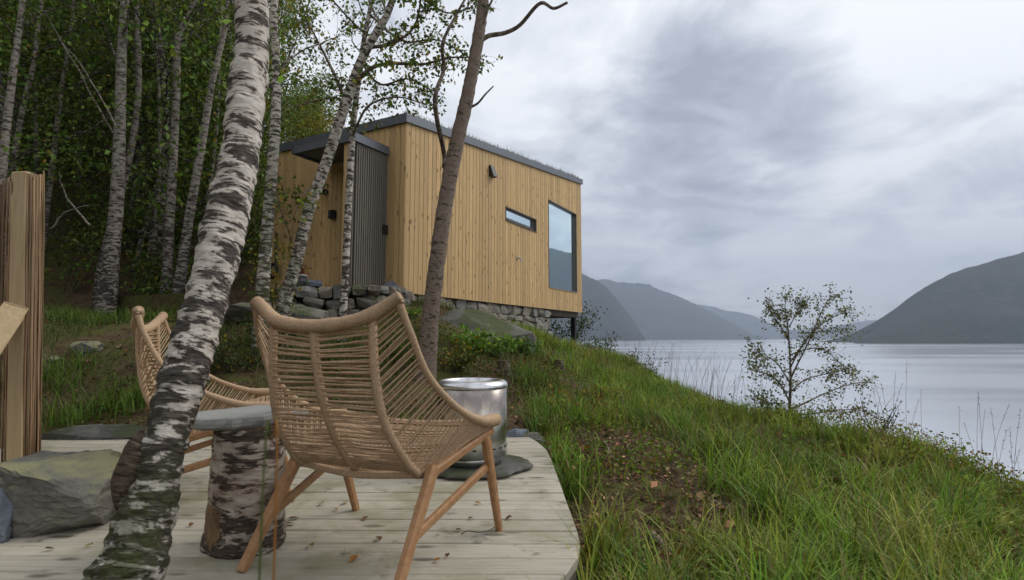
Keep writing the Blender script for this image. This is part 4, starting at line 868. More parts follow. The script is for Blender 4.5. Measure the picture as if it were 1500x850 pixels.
limb_px(t3, [(507, 150, 5.85), (490, 110, 5.9), (470, 70, 6.0), (450, 30, 6.0)], 6, 2, 7, 30, 10, .05, .35)
limb_px(t4, [(516, 200, 6.3), (545, 165, 6.2), (585, 150, 6.1), (625, 160, 6.1)], 4, 1.6, 8, 22, 8)
limb_px(t4, [(519, 175, 6.3), (500, 150, 6.3), (470, 145, 6.2), (440, 165, 6.1)], 4, 1.6, 9, 18, 8, .045)
limb_px(t4, [(528, 90, 6.3), (560, 130, 6.2), (600, 120, 6.1), (640, 140, 6.0)], 4, 1.6, 10, 24, 8)
limb_px(t4, [(540, 20, 6.3), (590, 60, 6.2), (640, 50, 6.1), (700, 85, 6.1)], 4, 1.6, 11, 26, 8)
limb_px(t3, [(575, 0, 5.7), (610, -10, 5.7), (650, 10, 5.6), (690, 5, 5.6)], 4, 1.6, 12, 26, 9)
limb_px(t4, [(535, 50, 6.3), (510, 20, 6.3), (480, 10, 6.3), (440, 20, 6.3)], 4, 1.6, 13, 24, 10, .05)
limb_px(t3, [(432, 390, 5.9), (420, 340, 5.8), (412, 300, 5.7)], 3, 1.5, 14, 8, 6, .05, .3, yellow=.35)
limb_px(t3, [(466, 270, 5.9), (452, 290, 5.8), (436, 320, 5.7)], 3, 1.5, 15, 6, 6, .05, .3, yellow=.3)

# ------------------------------------------------------------------ birches of the wood
WOOD = [([(152, 468, 8.6), (163, 380, 8.6), (172, 280, 8.6), (176, 170, 8.6), (178, 80, 8.6), (183, 0, 8.6)], [34, 28, 24, 20, 18, 15], 'stout white birch of the front pair at the wood edge'),
        ([(140, 470, 8.9), (150, 390, 8.9), (172, 300, 8.9), (190, 230, 9.0), (203, 130, 9.1), (200, 0, 9.2)], [20, 17, 15, 12, 11, 9], 'thinner birch leaning away beside the stout white birch'),
        ([(243, 450, 9.2), (247, 350, 9.2), (253, 250, 9.2), (259, 120, 9.2), (261, 54, 9.2), (285, 0, 9.2)], [19, 17, 15, 13, 11, 10], 'straight grey birch kinked near its top in the wood'),
        ([(258, 456, 9.0), (268, 380, 9.0), (277, 320, 9.0), (295, 216, 9.0), (311, 119, 9.0), (327, 54, 9.0), (334, 0, 9.0)], [21, 18, 16, 14, 11, 9, 8], 'pale birch leaning right beside the kinked grey birch'),
        ([(2, 270, 7.6), (8, 200, 7.6), (15, 140, 7.6), (24, 70, 7.6), (33, 0, 7.6)], [17, 16, 15, 13, 11], 'reddish grey birch rising behind the reed fence'),
        ([(18, 262, 8.4), (26, 200, 8.4), (36, 146, 8.4), (49, 97, 8.4), (57, 32, 8.4), (60, 0, 8.4)], [12, 11, 10, 9, 8, 7], 'curved thin birch rising behind the reed fence'),
        ([(54, 300, 9.5), (54, 240, 9.5), (53, 170, 9.5), (53, 108, 9.5), (58, 20, 9.5)], [9, 9, 8, 7, 5], 'very thin upright birch just beyond the reed fence'),
        ([(62, 360, 9.2), (70, 290, 9.2), (77, 240, 9.2), (88, 146, 9.2), (108, 0, 9.2)], [13, 12, 11, 9, 6], 'slim spotted birch between the reed fence and the stout birch'),
        ([(185, 440, 10.2), (205, 360, 10.2), (222, 300, 10.3), (240, 230, 10.4), (250, 150, 10.5)], [10, 9, 8, 7, 5], 'thin dark stem slanting right behind the front birches'),
        ([(214, 452, 9.8), (224, 370, 9.8), (232, 280, 9.8), (234, 180, 9.8), (230, 60, 9.8)], [10, 9, 8, 7, 5], 'thin dark stem beside the straight grey birch'),
        ([(284, 440, 10.2), (290, 380, 10.2), (306, 280, 10.3), (318, 180, 10.4), (322, 60, 10.5)], [9, 8, 7, 6, 4], 'thin grey stem beyond the pale leaning birch'),
        ([(200, 455, 10.8), (196, 380, 10.8), (186, 300, 10.9), (170, 220, 11.0), (150, 150, 11.1), (110, 80, 11.2)], [7, 6, 6, 5, 4, 3], 'crooked thin dead stem arching left in the wood'),
        ([(105, 440, 11.5), (112, 330, 11.5), (118, 200, 11.5), (122, 80, 11.5), (125, 0, 11.5)], [10, 9, 8, 7, 6], 'dim slim birch deep between the fence and the stout birch')]
for i, (pp_, w_, l_) in enumerate(WOOD): tree('birch_tree', l_, pp_, w_, 'wood_bark', 4.0, 20 + i, 9, .5, 9, 11, .055, DARKG, .05, 'birches of the wood', (1.0, .5, .35), limb_len=1.6, steps=36)
r = np.random.default_rng(71); dead = MB()
for a in ([(165, 195, 8.4), (140, 150, 8.2), (110, 95, 8.0), (62, 15, 7.8)], [(172, 190, 8.3), (150, 140, 8.2), (118, 80, 8.0), (92, 55, 7.9)], [(130, 330, 8.2), (100, 290, 8.2), (80, 250, 8.1)], [(75, 335, 8.3), (105, 310, 8.3), (140, 300, 8.4)]):
    br = MB(); q = smooth_path([P(*k) for k in a], 14); q += np.cumsum(r.normal(0, .012, q.shape), 0); tube(br, q, np.linspace(.016, .005, 14), 5, True, (.3, 0, 0)); tag(br.build('dead_branch', M['wood_bark'], None, True, True), 'bare grey dead branch slanting between the birches of the wood', 'branch', 'dead branches in the wood')

# ------------------------------------------------------------------ leafy trees on the hillside behind
def proto(seed, hgt, wid, nl, lsize, base, yellow, low=.12):
    r = np.random.default_rng(seed); t = thing('leafy_tree', '', 'tree', (0, 0, 0), 0, 'leafy trees on the wooded hillside'); tm = MB(); lm = MB()
    pt = smooth_path([(0, 0, -.4), (r.normal(0, .1), r.normal(0, .1), hgt * .3), (r.normal(0, .25), r.normal(0, .25), hgt * .65), (r.normal(0, .4), r.normal(0, .4), hgt)], 24); tube(tm, pt, np.linspace(.11, .015, 24), 8, True, (.8, 0, 0))
    nb = 46
    for k in range(nb):
        h = low + (1 - low) * (k + r.random()) / nb; p0 = pt[int(h * 23)]; a = r.uniform(0, 6.28); L = wid * (1 - .75 * h) * r.uniform(.5, 1.1) + .3
        bp = branch(tm, p0, (math.cos(a), math.sin(a), r.uniform(.0, .6)), L, .022 * (1.2 - h), r, 6, .3, .04, 4)
        kk = nl // nb; cl = bp[r.integers(1, len(bp), 7)] + r.normal(0, .22, (7, 3)); c = cl[r.integers(0, 7, kk)] + r.normal(0, 1, (kk, 3)) * np.array((.24, .24, .16)); leaves(lm, c, lsize * r.uniform(.6, 1.25, kk), leafcol(r, kk, base, yellow, .4) * r.uniform(.75, 1.25), r, .5)
    tm.build('trunk', M['wood_bark'], t, True, True); tag(lm.build('crown', M['leaf'], t, False, True), kind='stuff'); return t
protos = [proto(201, 8.5, 2.6, 9000, .085, DARKG, .02), proto(202, 7.0, 2.4, 8000, .085, (.105, .145, .030), .06), proto(203, 10.0, 2.8, 10000, .09, DARKG, .015), proto(204, 5.0, 2.0, 7000, .08, (.15, .155, .028), .28, .05)]
KL = ['dark green leafy tree in the shadow of the hillside wood', 'mid green leafy tree in the hillside wood', 'tall dark green tree of the hillside wood', 'low yellowish green tree in the hillside wood']
r = np.random.default_rng(77); spots = []
for d, n_ in ((12.5, 9), (15.5, 9), (19.5, 10), (25, 11), (33, 12)):
    for k in range(n_):
        lo, hi = -1.30, (-.46 if d < 18 else -.335)
        tx = lo + (hi - lo) * (k + r.uniform(.15, .85)) / n_; spots.append((tx * d + 0, d + r.normal(0, .5)))
spots += [(-9.0, 9.6), (-7.6, 10.6), (-6.6, 9.9), (-8.3, 8.4), (-5.9, 11.2), (-10.4, 10.4), (-7.2, 12.0)]
spots += [(-5.6, 14.2), (-6.6, 13.0), (-6.3, 17.5), (-8.2, 22), (-9.6, 26), (-11.5, 31)]
used = set()
for i, (x, y) in enumerate(spots):
    k = int(r.integers(0, 3)) if r.random() > .16 else 3
    if i >= len(spots) - 6: k = (3, 1, 3, 1, 3, 0)[i - len(spots) + 6]
    loc = Vector((x, y, float(H(np.array(x), np.array(y))) - .1)); s = r.uniform(.85, 1.2); rz = r.uniform(0, 6.28)
    if k not in used: used.add(k); o = protos[k]; o.location = loc; o.rotation_euler = (0, 0, rz); o.scale = (s,) * 3; o['label'] = KL[k]
    else: dup(protos[k], loc, rz, s, KL[k])
for k in range(4):
    if k not in used: protos[k].location = (-12, 20, float(H(np.array(-12.), np.array(20.)))); protos[k]['label'] = KL[k]
# understorey at the wood edge
def shrub(name, label, px, py, d, rad, hgt, n, lsize, base, yellow, seed, stems=9, group=None, cat='shrub', world=None, lift=0, leafshape=.62, twig=1.0):
    r = np.random.default_rng(seed); c = np.array(world, float) if world is not None else P(px, py, d); c[2] = float(H(np.array(c[0]), np.array(c[1]))) - .02 + lift
    t = thing(name, label, cat, tuple(c), 0, group); tm = MB(); lm = MB()
    for k in range(stems):
        a = r.uniform(0, 6.28); f = r.uniform(.2, 1.0) ** .6; d_ = np.array((math.cos(a) * rad * f, math.sin(a) * rad * f, hgt * r.uniform(.6, 1.0)))
        bp = branch(tm, c + np.array((math.cos(a), math.sin(a), 0)) * rad * .15, d_, np.linalg.norm(d_), .006 * twig, r, 6, .2, .0, 4); kk = n // stems
        tt = r.uniform(.25, 1, kk) * 5.99; j = tt.astype(int); q = bp[j] + (bp[j + 1] - bp[j]) * (tt - j)[:, None] + r.normal(0, 1, (kk, 3)) * np.array((rad * .16, rad * .16, hgt * .09)); leaves(lm, q, lsize * r.uniform(.6, 1.2, kk), leafcol(r, kk, base, yellow, .35), r, .2, leafshape)
    tm.build('stems', M['twig'], t, True); tag(lm.build('foliage', M['leaf'], t, False, True), kind='stuff'); return t
r = np.random.default_rng(83)
for i in range(26):
    d = r.uniform(9.0, 13.5); tx = r.uniform(-1.05, -.44); shrub('undergrowth_bush', 'dark leafy bush on the shaded floor of the birch wood', 0, 0, 0, r.uniform(.5, .9), r.uniform(.5, 1.4), 700, .07, DARKG, .06, 300 + i, 9, 'bushes under the birches', 'bush', (tx * d, d, 0))

# ------------------------------------------------------------------ small tree on the shore
def sapling():
    r = np.random.default_rng(909); base = P(1157, 622, 6.6); base[2] = float(H(np.array(base[0]), np.array(base[1]))) - .05
    t = thing('shore_sapling', 'small sparse birch sapling on the bank edge against the lake', 'tree', tuple(base)); tm = MB(); lm = MB(); D = 6.6
    stems = [([(1157, 622), (1157, 590), (1158, 560), (1157, 520), (1154, 480), (1150, 450), (1152, 436)], 9), ([(1158, 555), (1170, 530), (1185, 500), (1198, 470), (1208, 448), (1216, 436)], 5), ([(1157, 540), (1176, 505), (1200, 478), (1226, 462), (1246, 458)], 4.5),
             ([(1157, 590), (1146, 568), (1132, 552), (1114, 545), (1098, 540)], 4.5), ([(1157, 600), (1180, 590), (1205, 578), (1236, 566), (1262, 560), (1282, 562)], 5), ([(1156, 500), (1142, 476), (1130, 458), (1126, 444)], 4), ([(1158, 520), (1180, 512), (1206, 512), (1228, 530), (1240, 545)], 4),
             ([(1157, 608), (1190, 606), (1220, 602), (1250, 600), (1276, 606)], 4), ([(1157, 606), (1140, 592), (1122, 590), (1105, 580)], 3.5), ([(1157, 575), (1180, 556), (1210, 548), (1240, 540)], 4), ([(1156, 480), (1168, 456), (1176, 440)], 3), ([(1157, 560), (1136, 530), (1118, 522), (1108, 515)], 3.5), ([(1158, 530), (1190, 490), (1224, 485), (1243, 488)], 3.5)]
    for k, (px, w) in enumerate(stems):
        off = r.normal(0, .35) if k else 0.0; p = np.array([P(a, b, D + off * i / (len(px) - 1)) for i, (a, b) in enumerate(px)])
        if k == 0: p[0][2] = base[2]
        q = smooth_path(p, 22); tube(tm, q, np.linspace(w * .58, .5, 22) * D / F / 2, 6, False, (.9, 0, 0)); sprays(tm, lm, q[4:], r, 46 if k else 60, .22, 6, .036, (.12, .13, .060), .05, .1, .02, .0014)
    tm.build('trunk', M['dark_bark'], t, True, True); tag(lm.build('crown', M['leaf'], t, False, True), kind='stuff')
sapling()
# ------------------------------------------------------------------ shrubs and plants of the slope
BRIGHT = (.12, .20, .036)
for i, (px, py, d, l, rad, h, n, ls, base, ye) in enumerate((
    (712, 512, 7.0, 'bright green raspberry-like shrub under the outcrop', .42, .36, 900, .075, BRIGHT, .03), (752, 505, 7.8, 'bright green bushy shrub beside the bedrock hump', .34, .30, 700, .07, (.07, .13, .03), .03),
    (660, 540, 5.9, 'yellow green low shrub at the foot of the dark-barked birch', .30, .32, 700, .05, (.09, .11, .025), .12), (600, 540, 5.9, 'dark green shrub behind the chair back beside the dark-barked birch', .34, .34, 700, .05, (.05, .075, .022), .08),
    (350, 545, 5.2, 'small-leaved dark bush on the bank behind the stump table', .34, .36, 800, .04, (.045, .06, .022), .08), (300, 560, 5.2, 'low reddish heath bush on the bank behind the half hidden armchair', .30, .24, 700, .035, (.07, .065, .03), .15),
    (470, 548, 5.5, 'green leafy bush showing through the woven chair back', .40, .36, 900, .045, (.055, .085, .025), .08), (400, 520, 5.9, 'dark bush below the dry stone wall near the mossy birch', .36, .34, 800, .045, (.04, .062, .02), .10),
    (512, 455, 6.5, 'leafy sprig growing up the thin birch by the stone wall', .12, .32, 220, .05, BRIGHT, .05), (590, 448, 7.6, 'green tuft growing at the cabin corner stones', .25, .14, 350, .045, BRIGHT, .02),
    (870, 492, 15.8, 'dark bush growing below the cabin floor beside the steel post', .8, .75, 900, .07, (.05, .07, .025), .1), (822, 480, 17.0, 'dark green bush filling the gap under the cabin floor', 1.0, 1.5, 1400, .08, (.042, .060, .022), .05), (905, 500, 15.0, 'low bush where the bank meets the lake beyond the cabin', .7, .5, 700, .06, (.055, .07, .025), .15),
    (845, 615, 5.0, 'orange-leaved autumn herb in the grass beyond the deck corner', .26, .34, 160, .04, (.20, .12, .03), .5), (885, 590, 5.9, 'tall thin herb with orange leaves in the slope grass', .28, .36, 160, .04, (.19, .14, .03), .4),
    (1215, 652, 5.3, 'yellow green heath bush beside the sapling on the bank edge', .26, .20, 520, .028, (.20, .22, .04), .15), (1275, 655, 5.0, 'reddish brown heath bush on the bank edge below the dry stalks', .24, .20, 480, .026, (.16, .10, .045), .2), (1325, 672, 4.6, 'light green heath bush hanging over the bank edge', .24, .22, 520, .028, (.17, .22, .04), .08), (1375, 695, 4.3, 'mixed red and green heath bush farther down the bank edge', .22, .20, 480, .027, (.15, .15, .04), .3), (1430, 730, 3.8, 'dark green heath bush near the lowest dry stalks', .20, .16, 420, .026, (.10, .13, .035), .1),
    (410, 415, 6.4, 'yellow autumn leaves on a young tree before the cabin door', .30, 1.2, 420, .055, (.075, .09, .02), .35))):
    shrub('shrub', l, px, py, d, rad, h, n, ls, base, ye, 500 + i, 10)
pr = MB(); rp_ = np.random.default_rng(6); c = pp + np.array((0, 0, .22)); q = c + rp_.normal(0, 1, (160, 3)) * np.array((.07, .07, .05)) + np.array((0, 0, .06)); leaves(pr, q, .04, leafcol(rp_, 160, (.14, .03, .035), .0), rp_); tag(pr.build('flowers', M['leaf'], fp, False, True), kind='stuff')

# ------------------------------------------------------------------ grass
def nz(x, y, s, seed, oct_=3): return fbm(np.stack([x * s, y * s, np.zeros_like(x)], -1), oct_, seed)
def in_deck(x, y, pad=.03): return (x > -3.4) & (x < np.interp(y, OUT[1:11, 1], OUT[1:11, 0]) + pad) & (y > 1.42) & (y < 4.12 + pad)
def blades(n, x, y, length, width, cols, r, bend=.5, lean=None, seg=4, z=None):
    n = len(x); z = H(x, y) - .015 if z is None else z; a = r.uniform(0, 6.283, n); d = np.stack([np.cos(a), np.sin(a), 0 * a], -1)
    if lean is not None: d = d + np.asarray(lean); d /= np.linalg.norm(d, axis=1, keepdims=True) + 1e-9
    s = np.stack([-d[:, 1], d[:, 0], 0 * a], -1); s /= np.linalg.norm(s, axis=1, keepdims=True) + 1e-9; B = np.clip(r.normal(bend, .28, n), .05, 1.35)
    p = np.stack([x, y, z], -1); V_ = []; C_ = []; ang = r.uniform(.0, .35, n)
    for k in range(seg + 1):
        t = k / seg; w = width * (1 - t ** 1.7) * .5 + .0003
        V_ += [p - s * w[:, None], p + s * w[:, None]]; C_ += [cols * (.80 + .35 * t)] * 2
        st = length / seg; p = p + (d * np.sin(ang)[:, None] + UPV * np.cos(ang)[:, None]) * st[:, None]; ang = ang + B * 1.5 / seg * (1 + t)
    nv = 2 * (seg + 1); v = np.stack(V_, 1).reshape(-1, 3); cc = np.stack(C_, 1).reshape(-1, 3); o = np.arange(n)[:, None] * nv
    q = np.concatenate([np.stack([o[:, 0] + 2 * k, o[:, 0] + 2 * k + 1, o[:, 0] + 2 * k + 3, o[:, 0] + 2 * k + 2], -1) for k in range(seg)])
    return MB().add(v, q, colr=cc)
def gcol(r, n, base, dry=.12, var=.3):
    c = np.asarray(base) * np.exp(r.normal(0, var, (n, 1))) * r.uniform(.9, 1.1, (n, 3)); k = r.random(n) < dry; c[k] = np.array((.24, .185, .085)) * r.uniform(.5, 1.2, (k.sum(), 1)); return np.clip(c, .004, .45)
def scatter(r, n, x0, x1, y0, y1, dens):
    x = r.uniform(x0, x1, n); y = r.uniform(y0, y1, n); k = (r.random(n) < dens(x, y)) & ~in_deck(x, y); return x[k], y[k]
def nz(x, y, s, seed, oct_=3): return fbm(np.stack([x * s, y * s, np.zeros_like(x)], -1), oct_, seed)
BARE = [(P(915, 750, 2.75)[:2], .42, .5), (P(1000, 730, 3.0)[:2], .3, .3), (P(880, 700, 3.3)[:2], .34, .45), (P(950, 680, 3.7)[:2], .36, .45), (P(900, 660, 4.2)[:2], .35, .5), (P(990, 800, 2.4)[:2], .25, .25), (P(1090, 640, 5.2)[:2], .25, .2), (P(800, 570, 6.0)[:2], .35, .5), (P(737, 552, 6.1)[:2], .3, .4), (P(818, 545, 7.6)[:2], .3, .6), (P(1190, 645, 5.6)[:2], .5, .3)]     # trodden patch of dead leaves beside the deck
def bare(x, y): return np.clip((1 + 1.1 * nz(np.atleast_1d(np.asarray(x, float)), np.atleast_1d(np.asarray(y, float)), 2.6, 21, 4).reshape(np.shape(x))) * sum(np.exp(-(((x - c[0]) / a) ** 2 + ((y - c[1]) / b) ** 2)) for c, a, b in BARE), 0, 1)
r = np.random.default_rng(1001)
def meadow(x, y):
    k = (x > np.interp(y, [1.4, 4.1, 5, 8, 14], [.1, .1, .1, -.2, .3])) * (1 - .94 * np.clip(bare(x, y) * 1.2 * (1 + .7 * nz(x, y, 3.5, 8)), 0, 1)); heath = sstep(-1.1, -.2, x - crest_x(y)) * (y < 8)
    return k * np.clip(.24 + nz(x, y, 1.9, 31) * .75, .03, 1) * (1 - .7 * heath)
def patchy(x, y, r, n):
    k = nz(x, y, 1.6, 55) + r.normal(0, .18, n); c = gcol(r, n, (.130, .185, .028), .13, .4); m_ = k > .22; c[m_] = gcol(r, m_.sum(), (.16, .195, .032), .16); m2 = k < -.25; c[m2] = gcol(r, m2.sum(), (.060, .105, .020), .06); m3 = k < -.62; c[m3] = gcol(r, m3.sum(), (.15, .115, .045), .4); return c
x, y = scatter(r, 70000, .05, 4.6, 1.1, 5.2, meadow); n = len(x); L = r.uniform(.05, .19, n) * (1 + .6 * np.clip(nz(x, y, 1.1, 77), -1, 1))
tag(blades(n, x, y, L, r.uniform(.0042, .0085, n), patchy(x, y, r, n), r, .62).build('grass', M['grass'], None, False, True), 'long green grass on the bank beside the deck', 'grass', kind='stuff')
x, y = scatter(r, 70000, -.6, 4.3, 5.2, 17, meadow); n = len(x); L = r.uniform(.06, .24, n)
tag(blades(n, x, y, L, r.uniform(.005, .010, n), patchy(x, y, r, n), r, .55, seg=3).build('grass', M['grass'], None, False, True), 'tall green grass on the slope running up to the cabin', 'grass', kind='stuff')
# tussocks: dense clumps of long arching blades
tr = np.random.default_rng(44)
TU = [(1090, 655, 4.7), (1075, 665, 4.6), (1180, 760, 2.9), (1130, 800, 2.6), (1260, 720, 3.4), (1010, 650, 4.6), (960, 590, 6.5), (870, 560, 8), (830, 540, 9), (880, 815, 2.2), (830, 830, 2.1), (860, 850, 2.0), (1060, 740, 3.1), (1220, 830, 2.4), (1330, 800, 2.5), (800, 600, 5.1), (790, 630, 4.4), (815, 690, 3.5), (1380, 850, 2.2), (1420, 780, 2.8), (860, 545, 9), (1040, 850, 2.05), (1290, 850, 2.2), (770, 560, 6.2), (835, 720, 3.1)]
cs = [(P(*q)[0], P(*q)[1], 1.0) for q in TU]
while len(cs) < 520:
    y0 = 1.5 + 11 * tr.random() ** 1.9; x0 = tr.uniform(.2, float(crest_x(y0)) + .15)
    if bare(np.array(x0), np.array(y0)) < .30 and not in_deck(np.array(x0), np.array(y0), .1) and nz(np.array([x0]), np.array([y0]), 1.3, 66)[0] > -.25: cs.append((x0, y0, tr.uniform(.35, 1.0)))
tx, ty, tl, tcol, tw = [], [], [], [], []
for x0, y0, s in cs:
    k = int(tr.integers(50, 120) * s) + 16; sp = (.035 + .012 * y0) * (.5 + .5 * s); tx.append(x0 + tr.normal(0, sp, k)); ty.append(y0 + tr.normal(0, sp, k)); tl.append(tr.uniform(.5, 1.15, k) * (.10 + .23 * s)); tw.append(tr.uniform(.0042, .0088, k) * (1 + .04 * y0))
    b_ = np.array(((.135, .235, .030), (.20, .26, .038), (.10, .18, .03), (.24, .245, .055), (.16, .25, .032))[int(tr.integers(0, 5))]); tcol.append(gcol(tr, k, b_ * tr.uniform(.6, 1.25), .10, .38))
x, y, L, c_, w_ = (np.concatenate(q) for q in (tx, ty, tl, tcol, tw)); k = ~in_deck(x, y); x, y, L, c_, w_ = x[k], y[k], L[k], c_[k], w_[k]
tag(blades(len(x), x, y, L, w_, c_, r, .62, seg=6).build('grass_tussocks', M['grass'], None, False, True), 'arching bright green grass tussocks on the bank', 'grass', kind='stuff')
# left bank, wood edge
def leftbank(x, y): return np.clip(.12 + nz(x, y, 1.6, 91) * .75, 0, 1) * (y > 4.25)
x, y = scatter(r, 34000, -6.8, -1.0, 4.2, 10.5, leftbank); n = len(x)
tag(blades(n, x, y, r.uniform(.08, .26, n), r.uniform(.004, .008, n), gcol(r, n, (.075, .105, .025), .14), r, .6).build('grass', M['grass'], None, False, True), 'scattered grass on the brown bank behind the deck', 'grass', kind='stuff')
tx, ty = [], []
for q in ((190, 480, 7.2), (150, 484, 7.0), (110, 488, 6.8), (230, 476, 7.4), (165, 590, 4.6), (185, 580, 4.7), (75, 632, 4.3), (80, 560, 4.9), (100, 540, 5.2), (90, 480, 7.2)):
    c = P(*q); k = tr.integers(140, 220); tx.append(c[0] + tr.normal(0, .16, k)); ty.append(c[1] + tr.normal(0, .12, k))
x = np.concatenate(tx); y = np.concatenate(ty); k = ~in_deck(x, y); x, y = x[k], y[k]; n = len(x)
tag(blades(n, x, y, r.uniform(.12, .30, n), r.uniform(.005, .009, n), gcol(r, n, (.10, .165, .028), .06), r, .6).build('grass_tussocks', M['grass'], None, False, True), 'bright grass tussocks along the wood edge', 'grass', kind='stuff')
# ground cover: small-leaved heath
def cover(n, x0, x1, y0, y1, dens, lsize, base, yellow, hmax, seed, label):
    r = np.random.default_rng(seed); x, y = scatter(r, n, x0, x1, y0, y1, dens); k = len(x); z = H(x, y); m = MB()
    leaves(m, np.stack([x, y, z + r.uniform(0, 1, k) ** 1.5 * hmax * (.5 + .5 * np.clip(nz(x, y, 3, seed) + .5, 0, 1.4))], -1), lsize * r.uniform(.6, 1.3, k), leafcol(r, k, base, yellow, .4, (.20, .09, .03)), r, -.2)
    tag(m.build('ground_cover', M['leaf'], None, False, True), label, 'ground cover', kind='stuff')
cover(60000, .8, 4.4, 1.5, 8.2, lambda x, y: sstep(-1.3, -.25, x - crest_x(y)) * np.clip(.65 + nz(x, y, 1.2, 12), 0, 1) * (1 - bare(x, y)), .028, (.15, .175, .032), .22, .26, 61, 'yellowish green heath leaves along the bank edge')
cover(42000, -3.6, .6, 4.3, 9.0, lambda x, y: np.clip(.45 + nz(x, y, 1.3, 14) * .9, 0, 1), .030, (.058, .075, .022), .14, .14, 62, 'low leafy ground cover on the bank under the cabin')
cover(26000, -7.5, -2.0, 4.4, 11, lambda x, y: np.clip(.28 + nz(x, y, 1.1, 15) * .9, 0, 1), .034, (.050, .070, .02), .16, .10, 63, 'low dark ground cover on the floor at the wood edge')
cover(30000, .2, 3.6, 1.6, 8, lambda x, y: np.clip(.35 + nz(x, y, 1.4, 18), 0, 1), .035, (.12, .16, .03), .16, .12, 64, 'broad leaved herbs among the bank grass')
# litter
def litter(n, x0, x1, y0, y1, dens, seed, label):
    r = np.random.default_rng(seed); x, y = scatter(r, n, x0, x1, y0, y1, dens); k = len(x); z = H(x, y) + r.uniform(.004, .025, k); m = MB(); c = np.array((.135, .082, .046)) * np.exp(r.normal(0, .6, (k, 1))) * r.uniform(.75, 1.2, (k, 3))
    a = r.uniform(0, 6.28, k); d = np.stack([np.cos(a), np.sin(a), r.normal(0, .35, k)], -1); s = np.stack([-np.sin(a), np.cos(a), r.normal(0, .35, k)], -1); p = np.stack([x, y, z], -1); L = (r.uniform(.012, .04, k) * np.exp(r.normal(0, .3, k)))[:, None]
    m.add(np.stack([p - d * L * .5, p + s * L * .3 + [0, 0, .004], p + d * L * .5, p - s * L * .3 + [0, 0, .004]], 1).reshape(-1, 3), np.arange(4 * k).reshape(-1, 4), colr=np.repeat(c, 4, 0)); tag(m.build('leaf_litter', M['litter'], None, False, True), label, 'dead leaves', kind='stuff')
litter(26000, .1, 3.4, 1.6, 5.5, lambda x, y: .14 + .5 * bare(x, y), 71, 'brown dead leaves in the trodden patch beside the deck')
litter(22000, -6.5, .3, 4.2, 9, lambda x, y: np.clip(.3 + nz(x, y, 1.5, 17) * .6, 0, 1), 72, 'brown dead leaves on the bank behind the deck')
# dry stalks against the lake
def stalks(spec, label, seed, heads=True):
    r = np.random.default_rng(seed); m = MB()
    for px, py, d, n_, h0, h1, w in spec:
        for _ in range(n_):
            c = P(px + r.normal(0, w), py, d + r.normal(0, .25)); c[2] = float(H(np.array(c[0]), np.array(c[1]))) - .02; h = r.uniform(h0, h1); ln = r.normal(.08, .16, 2); p = np.array([c, c + np.array((ln[0] * .35, ln[1] * .3, .5)) * h, c + np.array((ln[0] * 1.1, ln[1] * .8, .98)) * h]); q = smooth_path(p, 9)
            cc = np.array((.21, .15, .085)) * r.uniform(.5, 1.2); tube(m, q, np.linspace(.0022, .0010, 9) * (d / 6) ** .5, 3, False, cc)
            if heads:
                k = 14; t_ = r.uniform(.72, 1, k); j = t_ * 8; i = j.astype(int).clip(0, 7); leaves(m, q[i] + (q[i + 1] - q[i]) * (j - i)[:, None], r.uniform(.008, .022, k), np.repeat(cc[None] * 1.1, k, 0), r, -.8, .18)
    tag(m.build('dry_stalks', M['grass'], None, False, True), label, 'dry grass', kind='stuff')
stalks([(980, 575, 9, 26, .5, .95, 22), (1030, 590, 8, 22, .5, .9, 20), (930, 545, 11, 12, .5, .8, 14), (1080, 600, 7.2, 16, .4, .8, 18), (1120, 612, 6.8, 8, .4, .7, 15)], 'pale dry grass stalks on the bank edge left of the sapling', 81)
stalks([(1275, 640, 5.6, 6, .35, .65, 14), (1305, 650, 5.3, 7, .45, .85, 14), (1340, 670, 4.8, 3, .3, .6, 12), (1430, 715, 4.1, 5, .35, .75, 16), (1465, 735, 3.8, 5, .35, .70, 14), (1500, 745, 3.6, 4, .3, .6, 14), (1240, 640, 5.8, 8, .25, .5, 18)], 'dark dry seed stalks on the bank edge right of the sapling', 82)
stalks([(700, 545, 6, 8, .2, .45, 30), (860, 640, 4.5, 12, .2, .45, 40), (800, 560, 7, 18, .25, .5, 40), (1000, 700, 3.6, 14, .2, .4, 70), (1200, 690, 4, 16, .2, .4, 90)], 'thin brown grass stalks among the green bank grass', 83)
def front_stalks():
    m = MB(); r = np.random.default_rng(5)
    for px, top, d, cc in ((404, 640, .50, (.30, .14, .04)), (384, 640, .50, (.10, .12, .04))):
        a = P(px + r.normal(0, 8), 1010, d); b = P(px, (top + 850) / 2, d * 1.03); c = P(px + r.normal(10, 12), top, d * 1.08); a[2] = float(H(np.array(a[0]), np.array(a[1]))); tube(m, smooth_path([a, b, c], 12), np.linspace(.0016, .0007, 12), 4, False, cc)
    tag(m.build('front_stalks', M['grass'], None, False, True), 'few blurred thin grass stems rising before the deck', 'dry grass', kind='stuff')
front_stalks()
shrub('twiggy_shrub', 'bare low twiggy shrub leaning over the lake edge beyond the tall grass', 945, 530, 11.0, .55, .45, 170, .045, (.045, .05, .025), .1, 620, 14)
shrub('twiggy_shrub', 'leafy twig clump on the bank edge beside the sapling foot', 1285, 640, 5.5, .22, .38, 90, .03, (.05, .06, .022), .1, 621, 9)
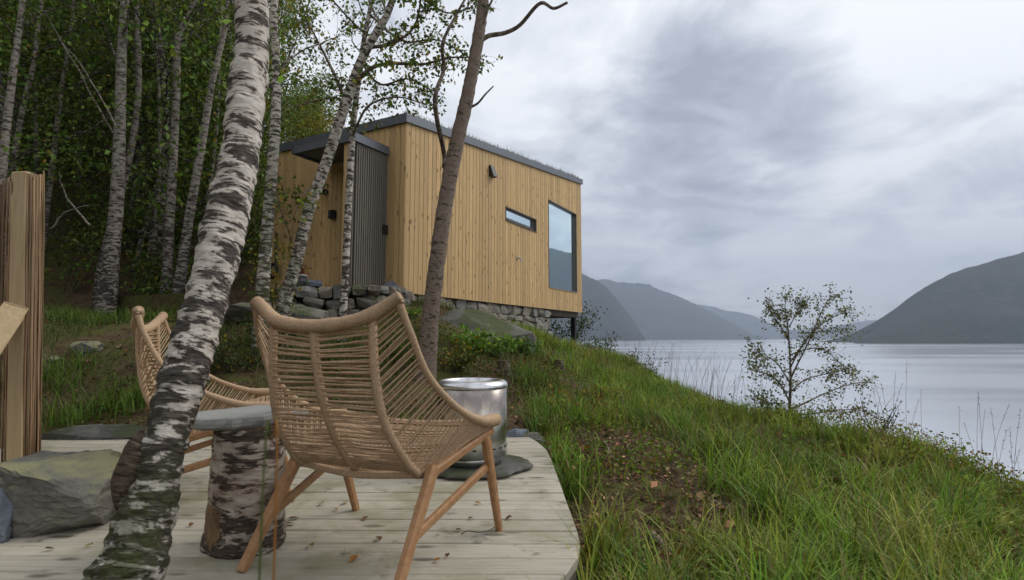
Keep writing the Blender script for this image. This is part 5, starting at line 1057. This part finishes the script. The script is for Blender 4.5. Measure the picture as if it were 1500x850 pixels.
# fallen leaves and twig on the deck
r = np.random.default_rng(15); LC = [(.30, .13, .03), (.12, .06, .03), (.32, .20, .04), (.16, .085, .045)]
for i, (px, py) in enumerate(((518, 820), (672, 777), (425, 768), (430, 760), (492, 747), (470, 739), (505, 737), (535, 760), (640, 822), (655, 815), (700, 738), (690, 760), (140, 768), (72, 805), (455, 800), (555, 790), (610, 745), (745, 760), (130, 800), (280, 770))):
    c = on_plane(px, py, (0, 0, .004), UPV); a = r.uniform(0, 6.28); L = r.uniform(.012, .022); d = np.array((math.cos(a), math.sin(a), r.normal(0, .2))); s = np.array((-math.sin(a), math.cos(a), r.normal(0, .2))); m = MB()
    v = [c - d * L, c - d * L * .3 + s * L * .55 + UPV * .004, c + d * L * .4 + s * L * .45 + UPV * .006, c + d * L, c + d * L * .4 - s * L * .45 + UPV * .005, c - d * L * .3 - s * L * .55 + UPV * .003]
    m.add([q + UPV * .003 for q in v], tris=[(0, 4, 5), (0, 3, 4), (0, 1, 2), (0, 2, 3)], colr=np.array(LC[i % 4])); tag(m.build('fallen_leaf', M['litter'], None, False, True, at=tuple(c)), 'small curled brown leaf fallen on the deck planks', 'leaf', 'leaves fallen on the deck')
m = MB(); q = smooth_path([on_plane(a, b, (0, 0, .006), UPV) for a, b in ((676, 782), (685, 778), (700, 780), (715, 778), (727, 770))], 16); tube(m, q, np.linspace(.0022, .0012, 16), 5, True); tag(m.build('fallen_twig', M['twig']), 'thin curved twig lying by the front foot of the chair', 'twig')
for a, b, d, w, l in (((955, 768), (990, 802), 2.5, .016, 'short reddish dead stick lying in the trodden patch'), ((885, 545 + 115), (905, 690), 3.6, .010, 'thin grey dead stick lying beside the deck corner')):
    p = on_plane(*a, (0, 0, -.10), UPV); q = on_plane(*b, (0, 0, -.10), UPV); e = np.linspace(0, 1, 10)[:, None]; pts = p * (1 - e) + q * e; pts[:, 2] = H(pts[:, 0], pts[:, 1]) + .02; m = MB(); tube(m, pts, np.linspace(w, w * .5, 10), 7, True, (.3, 0, 0), disp=lambda b_, s, r_: .003 * fbm(b_ * 40, 2, 3)); tag(m.build('dead_stick', M['dark_bark'], None, True, True), l, 'stick')
print('tris', sum(len(me.loop_triangles) or sum(len(p.vertices) - 2 for p in me.polygons) for me in bpy.data.meshes if me.users) if False else sum(len(me.loops) - 2 * len(me.polygons) for me in bpy.data.meshes))
